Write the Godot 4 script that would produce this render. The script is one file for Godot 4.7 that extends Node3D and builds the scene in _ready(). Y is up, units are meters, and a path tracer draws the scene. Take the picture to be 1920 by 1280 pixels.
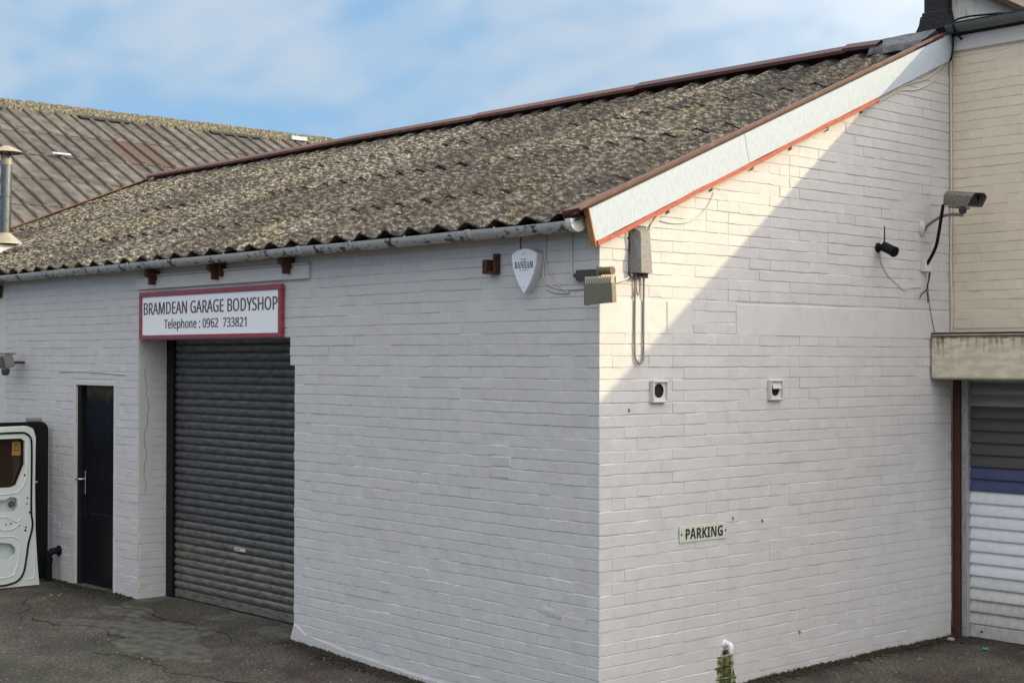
extends Node3D

const FOCAL := 2811.9
const SUN := Vector3(1.3, 0.76, -1.0)       # towards the sun
const SLOPE := 0.4105                        # garage roof: rise per metre going back
var eye := Vector3(6.5754, 2.2552, 6.6593)
var rgt: Vector3
var upv: Vector3
var fwd: Vector3
var rng := RandomNumberGenerator.new()
var mats := {}
var rough := FastNoiseLite.new()
var fine_rough := FastNoiseLite.new()


# ------------------------------------------------------------------ mesh collector
class Shape:
	var st := SurfaceTool.new()

	func _init() -> void:
		st.begin(Mesh.PRIMITIVE_TRIANGLES)

	func tri(a: Vector3, b: Vector3, c: Vector3, out: Vector3) -> void:
		if (a - c).cross(a - b).dot(out) < 0.0:
			var t := b
			b = c
			c = t
		st.add_vertex(a)
		st.add_vertex(b)
		st.add_vertex(c)

	func quad(a: Vector3, b: Vector3, c: Vector3, d: Vector3, out: Vector3) -> void:
		tri(a, b, c, out)
		tri(a, c, d, out)

	func box(at: Vector3, size: Vector3, bevel := 0.0, turn := Basis()) -> Shape:
		st.set_smooth_group(-1)
		var h := size * 0.5
		var b := minf(bevel, minf(h.x, minf(h.y, h.z)) * 0.9)
		var ax := [Vector3.RIGHT, Vector3.UP, Vector3.BACK]
		for i in 3:
			var j := (i + 1) % 3
			var k := (i + 2) % 3
			for s in [-1.0, 1.0]:
				var n: Vector3 = ax[i] * h[i] * s
				var u: Vector3 = ax[j] * (h[j] - b)
				var v: Vector3 = ax[k] * (h[k] - b)
				quad(at + turn * (n - u - v), at + turn * (n + u - v), at + turn * (n + u + v), at + turn * (n - u + v), turn * n)
		if b > 0.0:
			for i in 3:
				var j := (i + 1) % 3
				var k := (i + 2) % 3
				for s in [-1.0, 1.0]:
					for t in [-1.0, 1.0]:
						var p: Vector3 = ax[i] * h[i] * s + ax[j] * (h[j] - b) * t
						var q: Vector3 = ax[i] * (h[i] - b) * s + ax[j] * h[j] * t
						var w: Vector3 = ax[k] * (h[k] - b)
						quad(at + turn * (p - w), at + turn * (q - w), at + turn * (q + w), at + turn * (p + w), turn * (p + q))
			for sx in [-1.0, 1.0]:
				for sy in [-1.0, 1.0]:
					for sz in [-1.0, 1.0]:
						var c := Vector3(h.x * sx, h.y * sy, h.z * sz)
						tri(at + turn * (c - Vector3(0, b * sy, b * sz)), at + turn * (c - Vector3(b * sx, 0, b * sz)), at + turn * (c - Vector3(b * sx, b * sy, 0)), turn * c)
		return self

	# a box between two corners
	func span(a: Vector3, b: Vector3, bevel := 0.0) -> Shape:
		return box((a + b) * 0.5, (b - a).abs(), bevel)

	func tube(pts: Array, r: float, sides := 8, r_end := -1.0) -> Shape:
		st.set_smooth_group(0)
		var rings: Array = []
		var ref := Vector3.UP
		for i in pts.size():
			var d: Vector3 = (pts[mini(i + 1, pts.size() - 1)] - pts[maxi(i - 1, 0)]).normalized()
			if absf(d.dot(ref)) > 0.95:
				ref = Vector3.RIGHT if absf(d.x) < 0.9 else Vector3.BACK
			var u := (ref - d * ref.dot(d)).normalized()
			var v := d.cross(u)
			ref = u
			var rr := r if r_end < 0.0 else lerpf(r, r_end, float(i) / (pts.size() - 1))
			var ring: Array = []
			for k in sides:
				var a := TAU * k / sides
				ring.append(pts[i] + (u * cos(a) + v * sin(a)) * rr)
			rings.append(ring)
		for i in pts.size() - 1:
			for k in sides:
				var l := (k + 1) % sides
				var mid: Vector3 = (rings[i][k] + rings[i][l] - pts[i] * 2.0)
				quad(rings[i][k], rings[i][l], rings[i + 1][l], rings[i + 1][k], mid)
		st.set_smooth_group(-1)
		for e in [0, pts.size() - 1]:
			var d: Vector3 = pts[e] - pts[1 if e == 0 else e - 1]
			for k in sides:
				tri(pts[e], rings[e][k], rings[e][(k + 1) % sides], d)
		return self

	# profile points are (radius, height along axis)
	func lathe(prof: Array, at: Vector3, turn := Basis(), n := 20) -> Shape:
		for i in prof.size() - 1:
			st.set_smooth_group(i + 1)
			for k in n:
				var a := TAU * k / n
				var b := TAU * (k + 1) / n
				var p: Vector2 = prof[i]
				var q: Vector2 = prof[i + 1]
				var ca := Vector3(cos(a), 0, sin(a))
				var cb := Vector3(cos(b), 0, sin(b))
				var nd := Vector2(q.y - p.y, p.x - q.x)
				var o := turn * ((ca + cb) * nd.x + Vector3.UP * nd.y * 2.0)
				quad(at + turn * (ca * p.x + Vector3.UP * p.y), at + turn * (cb * p.x + Vector3.UP * p.y), at + turn * (cb * q.x + Vector3.UP * q.y), at + turn * (ca * q.x + Vector3.UP * q.y), o)
		return self

	# a polygon in the x-y plane of xf, pushed from z0 to z1
	func prism(poly: PackedVector2Array, z0: float, z1: float, xf := Transform3D()) -> Shape:
		st.set_smooth_group(-1)
		var idx := Geometry2D.triangulate_polygon(poly)
		for i in range(0, idx.size(), 3):
			for z in [z0, z1]:
				var o := xf.basis.z * (1.0 if z == maxf(z0, z1) else -1.0)
				tri(xf * Vector3(poly[idx[i]].x, poly[idx[i]].y, z), xf * Vector3(poly[idx[i + 1]].x, poly[idx[i + 1]].y, z), xf * Vector3(poly[idx[i + 2]].x, poly[idx[i + 2]].y, z), o)
		var ccw := not Geometry2D.is_polygon_clockwise(poly)
		for i in poly.size():
			var p := poly[i]
			var q := poly[(i + 1) % poly.size()]
			var o2 := Vector2(q.y - p.y, p.x - q.x) * (1.0 if ccw else -1.0)
			quad(xf * Vector3(p.x, p.y, z0), xf * Vector3(q.x, q.y, z0), xf * Vector3(q.x, q.y, z1), xf * Vector3(p.x, p.y, z1), xf.basis * Vector3(o2.x, o2.y, 0))
		return self

	func done() -> ArrayMesh:
		st.generate_normals()
		return st.commit()


# ------------------------------------------------------------------ naming
func numbered(parent: Node, called: String) -> String:
	if not parent.has_node(NodePath(called)):
		return called
	var key := "n_" + called
	var k: int = parent.get_meta(key) if parent.has_meta(key) else 1
	while parent.has_node(NodePath("%s_%03d" % [called, k])):
		k += 1
	return "%s_%03d" % [called, k]


func tag(o: Node, label: String, category := "", group := "") -> Node:
	o.set_meta("label", label)
	if category:
		o.set_meta("category", category)
	if group:
		o.set_meta("group", group)
	return o


func thing(called: String, label: String, category: String, at := Vector3.ZERO, turn := 0.0, group := "") -> Node3D:
	var o := Node3D.new()
	o.name = numbered(self, called)
	add_child(o)
	o.position = at
	o.rotation.y = turn
	tag(o, label, category, group)
	return o


func part(called: String, shape: Variant, m: Material, parent: Node = self) -> MeshInstance3D:
	var o := MeshInstance3D.new()
	o.mesh = shape.done() if shape is Shape else shape
	o.material_override = m
	o.name = numbered(parent, called)
	parent.add_child(o)
	return o


# ------------------------------------------------------------------ materials
func noise_tex(freq: float, size := 512, oct := 4, ramp: Array = [], as_normal := false, bump := 4.0, kind := FastNoiseLite.TYPE_SIMPLEX_SMOOTH, sd := 1) -> NoiseTexture2D:
	var n := FastNoiseLite.new()
	n.noise_type = kind
	n.frequency = freq
	n.fractal_octaves = oct
	n.seed = sd
	if kind == FastNoiseLite.TYPE_CELLULAR:
		n.cellular_return_type = FastNoiseLite.RETURN_DISTANCE
		n.domain_warp_enabled = true
		n.domain_warp_amplitude = 18.0
		n.domain_warp_frequency = 0.03
	var t := NoiseTexture2D.new()
	t.width = size
	t.height = size
	t.seamless = true
	t.noise = n
	if as_normal:
		t.as_normal_map = true
		t.bump_strength = bump
	elif ramp:
		var g := Gradient.new()
		var off := PackedFloat32Array()
		var col := PackedColorArray()
		for i in range(0, ramp.size(), 2):
			off.append(ramp[i])
			col.append(ramp[i + 1])
		g.offsets = off
		g.colors = col
		t.color_ramp = g
	return t


func lin(r: float, g: float, b: float) -> Color:
	return Color(r, g, b).linear_to_srgb()


func mat(key: String, c: Color, rough := 0.8, metal := 0.0, tex: Texture2D = null, scale := Vector3.ONE, nrm: Texture2D = null, nscale := 1.0) -> StandardMaterial3D:
	if mats.has(key):
		return mats[key]
	var m := StandardMaterial3D.new()
	m.albedo_color = c
	m.roughness = rough
	m.metallic = metal
	if tex or nrm:
		m.uv1_triplanar = true
		m.uv1_world_triplanar = true
		m.uv1_scale = scale
		m.uv1_triplanar_sharpness = 6.0
	if tex:
		m.albedo_texture = tex
	if nrm:
		m.normal_enabled = true
		m.normal_texture = nrm
		m.normal_scale = nscale
	mats[key] = m
	return m


func grey(v: float) -> Color:
	return Color(v, v, v)


# pixel of the photograph (1920 wide) that a point falls on; only ranks how large pieces show
func shows(p: Vector3) -> Vector3:
	var d := p - eye
	var z := d.dot(fwd)
	return Vector3(960 + FOCAL * d.dot(rgt) / z, 640 - FOCAL * d.dot(upv) / z, z)


# ------------------------------------------------------------------ bricks
func brick_mesh(w: float, h: float, d: float, bev: float, gap_w: float, jit: float) -> ArrayMesh:
	var s := Shape.new()
	s.st.set_smooth_group(-1)
	var cols := [-1.0, -0.965, -0.62, -0.2, 0.24, 0.66, 0.965, 1.0]
	var n := cols.size()
	var fr: Array = []
	var bk: Array = []
	var hw := w * 0.5
	var hh := h * 0.5
	var sink := [rng.randf_range(0.0002, 0.0022), rng.randf_range(0.0002, 0.0022)]
	for side in [-1.0, 1.0]:
		for i in n:
			var t: float = cols[i] * side * -1.0
			var e := rng.randf_range(-jit, jit)
			var lip := bev * rng.randf_range(0.6, 1.45) * (1.45 if side > 0.0 else 0.35)
			var end: bool = absf(t) > 0.99
			var x := t * hw + (signf(t) * 0.0004 if end else 0.0)
			if end and gap_w > 0.0:
				x = t * (hw - gap_w)
			fr.append(Vector3(x, side * (hh - lip) + e, d + rng.randf_range(-0.0007, 0.0007) - (sink[0 if t < 0.0 else 1] if end else 0.0)))
			bk.append(Vector3(t * (hw + 0.0004), side * (hh + 0.0005) + e * 0.6, -0.004))
	for i in n - 1:
		s.quad(fr[i], fr[i + 1], fr[2 * n - 2 - i], fr[2 * n - 1 - i], Vector3.BACK)
	for i in 2 * n:
		var j := (i + 1) % (2 * n)
		s.quad(fr[i], fr[j], bk[j], bk[i], fr[i] + fr[j])
	return s.done()


func lay(parent: Node3D, origin: Vector3, turn: Basis, u0: float, u1: float, y0: float, courses: int, holes: Array, top: Callable, ms: Array, sets: Dictionary, shift: float, most := 300) -> void:
	var list: Array = []
	for c in courses:
		var yc := y0 + 0.075 * c + 0.0375
		var free: Array = [[u0, u1]]
		for h: Rect2 in holes:
			if yc > h.position.y and yc < h.end.y:
				var nf: Array = []
				for f in free:
					if h.end.x <= f[0] or h.position.x >= f[1]:
						nf.append(f)
						continue
					if h.position.x > f[0]:
						nf.append([f[0], h.position.x])
					if h.end.x < f[1]:
						nf.append([h.end.x, f[1]])
				free = nf
		var off := shift + (0.1125 if c % 2 else 0.0)
		var header: bool = c % 6 == 3
		var step := 0.1125 if header else 0.225
		var first := floori((u0 - off) / step) - 1
		var u := off + first * step
		while u < u1:
			var a0 := u
			var b0 := u + step
			u += step
			for f in free:
				var a := maxf(a0, f[0])
				var b := minf(b0, f[1])
				if b - a < 0.025:
					continue
				var mid := (a + b) * 0.5
				if top.is_valid() and yc - 0.0375 > top.call(minf(a, b)):
					continue
				list.append({"u": mid, "y": yc, "w": b - a})
	var wob := FastNoiseLite.new()
	wob.seed = 77 + int(origin.x * 10.0)
	wob.frequency = 0.5
	wob.fractal_octaves = 3
	for k in list.size():
		var b: Dictionary = list[k]
		var kind := "full" if b.w > 0.16 else "half"
		var base := 0.225 if kind == "full" else 0.1125
		var vs: Array = sets[kind]
		b.mesh = vs[rng.randi() % vs.size()]
		var tilt := Basis.from_euler(Vector3(rng.randfn(0, 0.008), rng.randfn(0, 0.0025), rng.randfn(0, 0.0035)))
		var local := Transform3D(tilt.scaled_local(Vector3(b.w / base, rng.randf_range(0.965, 1.0), rng.randf_range(0.8, 1.25))), Vector3(b.u, b.y + rng.randf_range(-0.0016, 0.0016) + wob.get_noise_2d(b.u * 1.2, b.y * 6.0) * 0.0045, rng.randf_range(-0.0007, 0.0007) - 0.0040 * smoothstep(0.0, 0.45, wob.get_noise_2d(b.u * 2.0 + 60.0, b.y * 4.0))))
		b.xf = local
		b.m = ms[rng.randi() % ms.size()]
		var p := shows(origin + turn * local.origin)
		var inside := p.x > 5 and p.x < 1915 and p.y > 5 and p.y < 1275
		b.size = (b.w / (p.z * p.z)) if inside else 0.0
	list.sort_custom(func(a, b): return a.size > b.size)
	var rest := {}
	for k in list.size():
		var b: Dictionary = list[k]
		if k < most and b.size > 0.0:
			var o := MeshInstance3D.new()
			o.mesh = b.mesh
			o.material_override = b.m
			o.name = "brick" if k == 0 else "brick_%03d" % k
			o.transform = Transform3D(turn, origin) * b.xf
			parent.add_child(o)
		else:
			if not rest.has(b.m):
				var t := SurfaceTool.new()
				t.begin(Mesh.PRIMITIVE_TRIANGLES)
				rest[b.m] = t
			rest[b.m].append_from(b.mesh, 0, Transform3D(turn, origin) * b.xf)
	if rest.is_empty():
		return
	var am := ArrayMesh.new()
	var keys := rest.keys()
	for m in keys:
		rest[m].commit(am)
	var o := MeshInstance3D.new()
	o.mesh = am
	for i in keys.size():
		am.surface_set_material(i, keys[i])
	o.name = "brickwork"
	o.set_meta("kind", "stuff")
	parent.add_child(o)


func brick_sets(d: float, bev: float, jit: float) -> Dictionary:
	var out := {"full": [], "half": []}
	for i in 14:
		var gap: float = [0.0, 0.0, 0.0, 0.0, 0.0, 0.0, 0.002][i % 7]
		out.full.append(brick_mesh(0.225, 0.075 - 0.001, d, bev, gap, jit))
		out.half.append(brick_mesh(0.1125, 0.075 - 0.001, d, bev, gap, jit))
	return out


# ------------------------------------------------------------------ sky
func make_sky() -> ImageTexture:
	var w := 1024
	var h := 512
	var im := Image.create_empty(w, h, false, Image.FORMAT_RGBF)
	var n := FastNoiseLite.new()
	n.noise_type = FastNoiseLite.TYPE_SIMPLEX_SMOOTH
	n.seed = 23
	n.frequency = 1.0
	n.fractal_octaves = 5
	n.fractal_gain = 0.52
	var n2 := FastNoiseLite.new()
	n2.seed = 5
	n2.noise_type = FastNoiseLite.TYPE_SIMPLEX_SMOOTH
	n2.frequency = 1.6
	n2.fractal_octaves = 5
	var sun := SUN.normalized()
	for j in h:
		var el := (0.5 - (j + 0.5) / h) * PI
		for i in w:
			var ph := (i + 0.5) / w * TAU
			var d := Vector3(sin(ph) * cos(el), sin(el), -cos(ph) * cos(el))
			var c: Vector3
			var y := maxf(d.y, 0.0)
			var near := d.dot(sun)
			var blue := Vector3(0.275, 0.515, 0.79).lerp(Vector3(0.13, 0.30, 0.58), smoothstep(0.08, 0.8, y))
			blue *= 0.86 + 0.14 * smoothstep(-1.0, -0.2, near)
			# thin cloud on a flat layer seen from below, thicker and whiter towards the sun
			var q := Vector2(d.x, d.z) / (y + 0.20)
			var warp := n2.get_noise_2d(q.x * 0.5, q.y * 0.5)
			var cl := n.get_noise_2d(q.x * 0.36 + warp * 0.6, q.y * 0.75 + warp * 0.35)
			var fl := n2.get_noise_2d(q.x * 2.6 + warp * 2.0, q.y * 5.0)
			var cover := smoothstep(-0.80, 0.80, cl * 0.85 + fl * 0.62 + near * 1.25 + 0.20 + 0.6 * smoothstep(0.12, 0.42, y))
			var white := Vector3(0.60, 0.70, 0.82).lerp(Vector3(0.98, 0.95, 0.90), smoothstep(-0.1, 0.9, near))
			white = white.lerp(Vector3(1.30, 1.25, 1.19), smoothstep(0.18, 0.55, y) * (1.0 - 0.5 * maxf(near, 0.0)))
			white *= 0.95 + 1.25 * pow(maxf(near, 0.0), 0.8)
			c = blue.lerp(white, cover * 0.94)
			# light scattered round the sun
			c += Vector3(1.0, 0.93, 0.82) * (exp((near - 1.0) * 4.0) * 0.9 + exp((near - 1.0) * 28.0) * 3.0)
			if d.y < 0.0:
				c = c.lerp(Vector3(0.20, 0.19, 0.17), smoothstep(0.0, 0.05, -d.y))
			im.set_pixel(i, j, Color(c.x, c.y, c.z))
	return ImageTexture.create_from_image(im)


func ground_y(x: float, z: float) -> float:
	var dip := clampf((x + 4.0) / 4.0, 0.0, 1.0)
	if x > 0.0:
		dip = 1.0 - smoothstep(0.0, 3.0, x)
	dip *= 1.0 - smoothstep(0.0, 1.7, -z)
	dip *= 1.0 - smoothstep(0.5, 6.0, z)
	return 0.05 - 0.15 * dip + rough.get_noise_2d(x, z) * 0.010 + fine_rough.get_noise_2d(x, z) * 0.006


func _ready() -> void:
	rng.seed = 4711
	rough.frequency = 0.9
	rough.fractal_octaves = 4
	fine_rough.frequency = 2.2
	fine_rough.seed = 17
	fine_rough.fractal_octaves = 3
	var yaw := 0.7334
	var pit := 0.0114
	var rol := 0.0019
	var f0 := Vector3(-cos(yaw), 0, -sin(yaw))
	var r0 := Vector3(sin(yaw), 0, -cos(yaw))
	fwd = f0 * cos(pit) + Vector3.UP * sin(pit)
	var u0 := Vector3.UP * cos(pit) - f0 * sin(pit)
	rgt = r0 * cos(rol) + u0 * sin(rol)
	upv = u0 * cos(rol) - r0 * sin(rol)

	var cam := Camera3D.new()
	cam.name = "camera"
	cam.fov = rad_to_deg(2.0 * atan(640.0 / FOCAL))
	cam.near = 0.1
	cam.far = 600.0
	cam.transform = Transform3D(Basis(rgt, upv, -fwd), eye)
	add_child(cam)

	var env := Environment.new()
	env.background_mode = Environment.BG_SKY
	var sky := Sky.new()
	var pano := PanoramaSkyMaterial.new()
	pano.panorama = make_sky()
	sky.sky_material = pano
	env.sky = sky
	env.tonemap_mode = Environment.TONE_MAPPER_LINEAR
	env.tonemap_exposure = 1.0
	env.sdfgi_enabled = true
	env.ssao_enabled = true
	env.ssil_enabled = true
	var we := WorldEnvironment.new()
	we.name = "environment"
	we.environment = env
	add_child(we)

	var sun := DirectionalLight3D.new()
	sun.name = "sun"
	sun.light_energy = 1.05
	sun.light_color = Color(1.0, 0.905, 0.71)
	sun.light_angular_distance = 0.5
	sun.shadow_enabled = true
	sun.basis = Basis.looking_at(-SUN.normalized())
	add_child(sun)

	make_materials()
	build_ground()
	build_garage()
	build_neighbour()
	build_barn()
	build_front_fittings()
	build_gable_fittings()
	build_corner_things()
	build_litter()


func make_materials() -> void:
	var fine := noise_tex(0.02, 512, 6, [], true, 5.0)
	var mott := noise_tex(0.012, 512, 5, [0.0, grey(0.965), 0.4, grey(0.988), 0.7, grey(1.0), 1.0, grey(1.0)], false, 0, FastNoiseLite.TYPE_SIMPLEX_SMOOTH, 3)
	var tones := [Vector3(0.585, 0.572, 0.575), Vector3(0.572, 0.566, 0.566), Vector3(0.595, 0.584, 0.588), Vector3(0.580, 0.566, 0.574)]
	for i in 4:
		mat("paint%d" % i, lin(tones[i].x, tones[i].y, tones[i].z), 0.62, 0.0, mott, Vector3.ONE * 0.7, fine, 0.18)
	var creams := [Vector3(0.74, 0.66, 0.53), Vector3(0.725, 0.65, 0.52), Vector3(0.75, 0.67, 0.54)]
	for i in 3:
		mat("cream%d" % i, lin(creams[i].x, creams[i].y, creams[i].z), 0.65, 0.0, mott, Vector3.ONE * 0.7, fine, 0.18)
	var blot := noise_tex(0.018, 512, 5, [0.0, grey(0.80), 0.45, grey(0.94), 1.0, grey(1.0)], false, 0, FastNoiseLite.TYPE_SIMPLEX_SMOOTH, 8)
	mat("board", lin(0.455, 0.525, 0.60), 0.5, 0.0, noise_tex(0.03, 512, 5, [0.0, Color(0.88, 0.89, 0.90), 0.45, Color(0.96, 0.96, 0.965), 1.0, Color(1, 1, 1)], false, 0, FastNoiseLite.TYPE_SIMPLEX_SMOOTH, 12), Vector3(3.0, 0.9, 3.0))
	mat("trim_wood", lin(0.60, 0.575, 0.56), 0.6, 0.0, mott, Vector3.ONE)
	mat("red_trim", Color(1, 1, 1), 0.55, 0.0, noise_tex(0.012, 512, 5, [0.0, lin(0.075, 0.026, 0.019), 0.5, lin(0.105, 0.036, 0.025), 0.7, lin(0.13, 0.046, 0.028), 1.0, lin(0.20, 0.08, 0.04)], false, 0, FastNoiseLite.TYPE_SIMPLEX_SMOOTH, 21), Vector3.ONE * 1.3)
	mat("red_paint", lin(0.44, 0.10, 0.06), 0.5, 0.0, blot, Vector3.ONE * 2.0)
	mat("red_dark", lin(0.075, 0.018, 0.017), 0.55, 0.0, blot, Vector3.ONE * 1.5)
	mat("rust", Color(1, 1, 1), 0.85, 0.0, noise_tex(0.03, 256, 5, [0.0, lin(0.02, 0.012, 0.010), 0.5, lin(0.065, 0.025, 0.016), 1.0, lin(0.14, 0.05, 0.028)], false, 0, FastNoiseLite.TYPE_SIMPLEX_SMOOTH, 31), Vector3.ONE * 4.0)
	mat("sign_red", lin(0.33, 0.05, 0.07), 0.4, 0.0, blot, Vector3.ONE * 1.5)
	mat("sign_white", lin(0.91, 0.92, 0.95), 0.25)
	mat("sign_ink", lin(0.10, 0.06, 0.08), 0.5)
	mat("black_gloss", lin(0.012, 0.012, 0.015), 0.25, 0.0, blot, Vector3.ONE)
	mat("black", lin(0.012, 0.012, 0.014), 0.6)
	mat("door_black", Color(1, 1, 1), 0.35, 0.0, noise_tex(0.015, 512, 5, [0.0, lin(0.008, 0.009, 0.013), 0.6, lin(0.014, 0.016, 0.022), 1.0, lin(0.03, 0.032, 0.036)], false, 0, FastNoiseLite.TYPE_SIMPLEX_SMOOTH, 41), Vector3(1.0, 0.35, 1.0))
	mat("steel", lin(0.55, 0.55, 0.56), 0.3, 1.0)
	mat("flue_steel", lin(0.22, 0.235, 0.24), 0.42, 1.0, blot, Vector3(3, 1, 3))
	mat("flue_cap", lin(0.40, 0.36, 0.28), 0.5, 0.3, blot, Vector3.ONE * 4.0)
	for i in 3:
		var a := [Vector3(0.128, 0.128, 0.134), Vector3(0.172, 0.168, 0.163), Vector3(0.235, 0.222, 0.198)][i] as Vector3
		mat("slat%d" % i, lin(a.x, a.y, a.z), 0.45, 0.25, noise_tex(0.02, 512, 5, [0.0, grey(0.6), 0.5, grey(0.86), 1.0, grey(1.0)], false, 0, FastNoiseLite.TYPE_SIMPLEX_SMOOTH, 50), Vector3(0.6, 2.2, 0.6))
	mat("big_slat_white", lin(0.80, 0.82, 0.88), 0.4, 0.1, noise_tex(0.02, 512, 5, [0.0, Color(0.95, 0.945, 0.94), 0.5, grey(0.985), 1.0, grey(1.0)], false, 0, FastNoiseLite.TYPE_SIMPLEX_SMOOTH, 51), Vector3(1.2, 0.8, 1.2))
	mat("big_slat_dirty", lin(0.58, 0.58, 0.56), 0.5, 0.1, noise_tex(0.02, 512, 5, [0.0, Color(0.86, 0.85, 0.82), 0.5, grey(0.95), 1.0, grey(1.0)], false, 0, FastNoiseLite.TYPE_SIMPLEX_SMOOTH, 52), Vector3(1.5, 1.0, 1.5))
	mat("big_slat_dusty", lin(0.69, 0.70, 0.71), 0.45, 0.1, noise_tex(0.02, 512, 5, [0.0, grey(0.90), 0.5, grey(0.97), 1.0, grey(1.0)], false, 0, FastNoiseLite.TYPE_SIMPLEX_SMOOTH, 53), Vector3(1.5, 1.0, 1.5))
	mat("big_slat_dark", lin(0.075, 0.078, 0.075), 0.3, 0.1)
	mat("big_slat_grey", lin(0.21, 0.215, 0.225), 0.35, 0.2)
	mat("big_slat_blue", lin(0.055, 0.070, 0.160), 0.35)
	mat("rail", lin(0.42, 0.43, 0.42), 0.5, 0.2, blot, Vector3(3, 0.6, 3))
	mat("lead", lin(0.075, 0.09, 0.115), 0.5, 0.2, noise_tex(0.02, 512, 5, [0.0, grey(0.4), 0.5, grey(0.8), 1.0, Color(0.95, 1, 1)], false, 0, FastNoiseLite.TYPE_SIMPLEX_SMOOTH, 61), Vector3.ONE * 1.5, fine, 1.0)
	mat("felt", lin(0.022, 0.022, 0.026), 0.75, 0.0, blot, Vector3.ONE * 2.0, fine, 1.2)
	mat("grey_gutter", lin(0.11, 0.12, 0.125), 0.4, 0.0, blot, Vector3(1, 3, 3))
	mat("peeling", Color(1, 1, 1), 0.7, 0.0, noise_tex(0.012, 512, 5, [0.0, lin(0.40, 0.38, 0.30), 0.35, lin(0.72, 0.70, 0.62), 1.0, lin(0.84, 0.83, 0.78)], false, 0, FastNoiseLite.TYPE_SIMPLEX_SMOOTH, 62), Vector3(3.0, 0.5, 3.0))
	mat("pvc", lin(0.62, 0.63, 0.62), 0.4)
	mat("white_pvc", lin(0.82, 0.83, 0.86), 0.35)
	mat("grey_box", lin(0.24, 0.24, 0.235), 0.5, 0.0, blot, Vector3.ONE * 3.0)
	mat("dark_box", lin(0.05, 0.05, 0.048), 0.5)
	mat("cable_paint", lin(0.56, 0.54, 0.52), 0.6)
	mat("cable_cream", lin(0.62, 0.57, 0.46), 0.6)
	mat("cable_grey", lin(0.22, 0.20, 0.19), 0.6)
	mat("olive", lin(0.20, 0.19, 0.13), 0.5, 0.2, blot, Vector3.ONE * 5.0)
	mat("beige", lin(0.45, 0.38, 0.28), 0.5)
	mat("tan_dark", lin(0.15, 0.10, 0.06), 0.6)
	mat("alarm_side", lin(0.50, 0.52, 0.54), 0.35)
	mat("alarm_face", lin(0.80, 0.82, 0.88), 0.22)
	mat("navy_ink", lin(0.015, 0.02, 0.05), 0.5)
	mat("grey_ink", lin(0.22, 0.23, 0.28), 0.5)
	mat("plate", lin(0.66, 0.69, 0.58), 0.35, 0.0, blot, Vector3.ONE * 4.0)
	mat("black_ink", lin(0.012, 0.014, 0.016), 0.35)
	mat("cctv", Color(1, 1, 1), 0.6, 0.0, noise_tex(0.035, 256, 5, [0.0, lin(0.07, 0.068, 0.058), 0.45, lin(0.16, 0.155, 0.135), 1.0, lin(0.26, 0.25, 0.22)], false, 0, FastNoiseLite.TYPE_SIMPLEX_SMOOTH, 71), Vector3.ONE * 4.0)
	mat("lens", lin(0.006, 0.008, 0.02), 0.08)
	mat("van_white", lin(0.66, 0.72, 0.70), 0.25, 0.0, null)
	mat("van_glass", lin(0.03, 0.018, 0.012), 0.05)
	mat("void", lin(0.01, 0.01, 0.01), 0.9)
	mat("sticker", lin(0.33, 0.20, 0.035), 0.5)
	mat("moss", Color(1, 1, 1), 0.95)
	mats["moss"].vertex_color_use_as_albedo = true
	mat("concrete", lin(0.125, 0.122, 0.102), 0.9, 0.0, noise_tex(0.015, 512, 6, [0.0, grey(0.55), 0.5, grey(0.85), 1.0, grey(1.0)], false, 0, FastNoiseLite.TYPE_SIMPLEX_SMOOTH, 82), Vector3.ONE * 0.8, fine, 1.0)
	mat("crack", lin(0.02, 0.018, 0.015), 0.95)
	mat("label_white", lin(0.6, 0.5, 0.5), 0.4)
	mat("inside", lin(0.10, 0.10, 0.10), 0.9)
	for k in ["black", "black_gloss", "door_black"]:
		mats[k].metallic_specular = 0.22
	# corrugated sheets under crusts of lichen
	for i in 3:
		var m := StandardMaterial3D.new()
		var im := lichen_maps(i)
		m.albedo_texture = im[0]
		m.heightmap_enabled = true
		m.heightmap_texture = im[1]
		m.heightmap_scale = 2.2
		m.roughness = 0.95
		m.vertex_color_use_as_albedo = true
		mats["lichen%d" % i] = m
		if i == 0:
			for k in [1, 2]:
				var m2: StandardMaterial3D = m.duplicate()
				m2.albedo_color = [Color(1, 1, 1), Color(0.80, 0.79, 0.80), Color(1.0, 0.99, 0.95)][k]
				mats["lichen%d" % k] = m2
			break
	mat("barn_sheet0", Color(1, 1, 1), 0.85, 0.0, noise_tex(0.012, 512, 6, [0.0, lin(0.04, 0.037, 0.033), 0.40, lin(0.086, 0.079, 0.069), 0.7, lin(0.115, 0.107, 0.095), 1.0, lin(0.18, 0.17, 0.155)], false, 0, FastNoiseLite.TYPE_SIMPLEX_SMOOTH, 91), Vector3.ONE * 0.45)
	mat("barn_sheet1", lin(0.80, 0.78, 0.80), 0.85, 0.0, (mats["barn_sheet0"] as StandardMaterial3D).albedo_texture, Vector3.ONE * 0.45)
	mat("barn_brown", lin(0.085, 0.058, 0.043), 0.85, 0.0, blot, Vector3.ONE)
	mat("barn_wall", lin(0.22, 0.15, 0.11), 0.9, 0.0, blot, Vector3.ONE)
	mat("parapet", Color(1, 1, 1), 0.95, 0.0, noise_tex(0.05, 512, 4, [0.0, lin(0.05, 0.042, 0.03), 0.38, lin(0.075, 0.067, 0.05), 0.5, lin(0.118, 0.108, 0.08), 0.66, lin(0.175, 0.163, 0.125), 1.0, lin(0.32, 0.305, 0.25)], false, 0, FastNoiseLite.TYPE_SIMPLEX_SMOOTH, 92), Vector3.ONE * 0.6)
	# gutter: mould blotches on the plastic, hanging from its lower half
	var gt := StandardMaterial3D.new()
	gt.albedo_texture = gutter_map()
	gt.roughness = 0.45
	mats["gutter"] = gt
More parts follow.
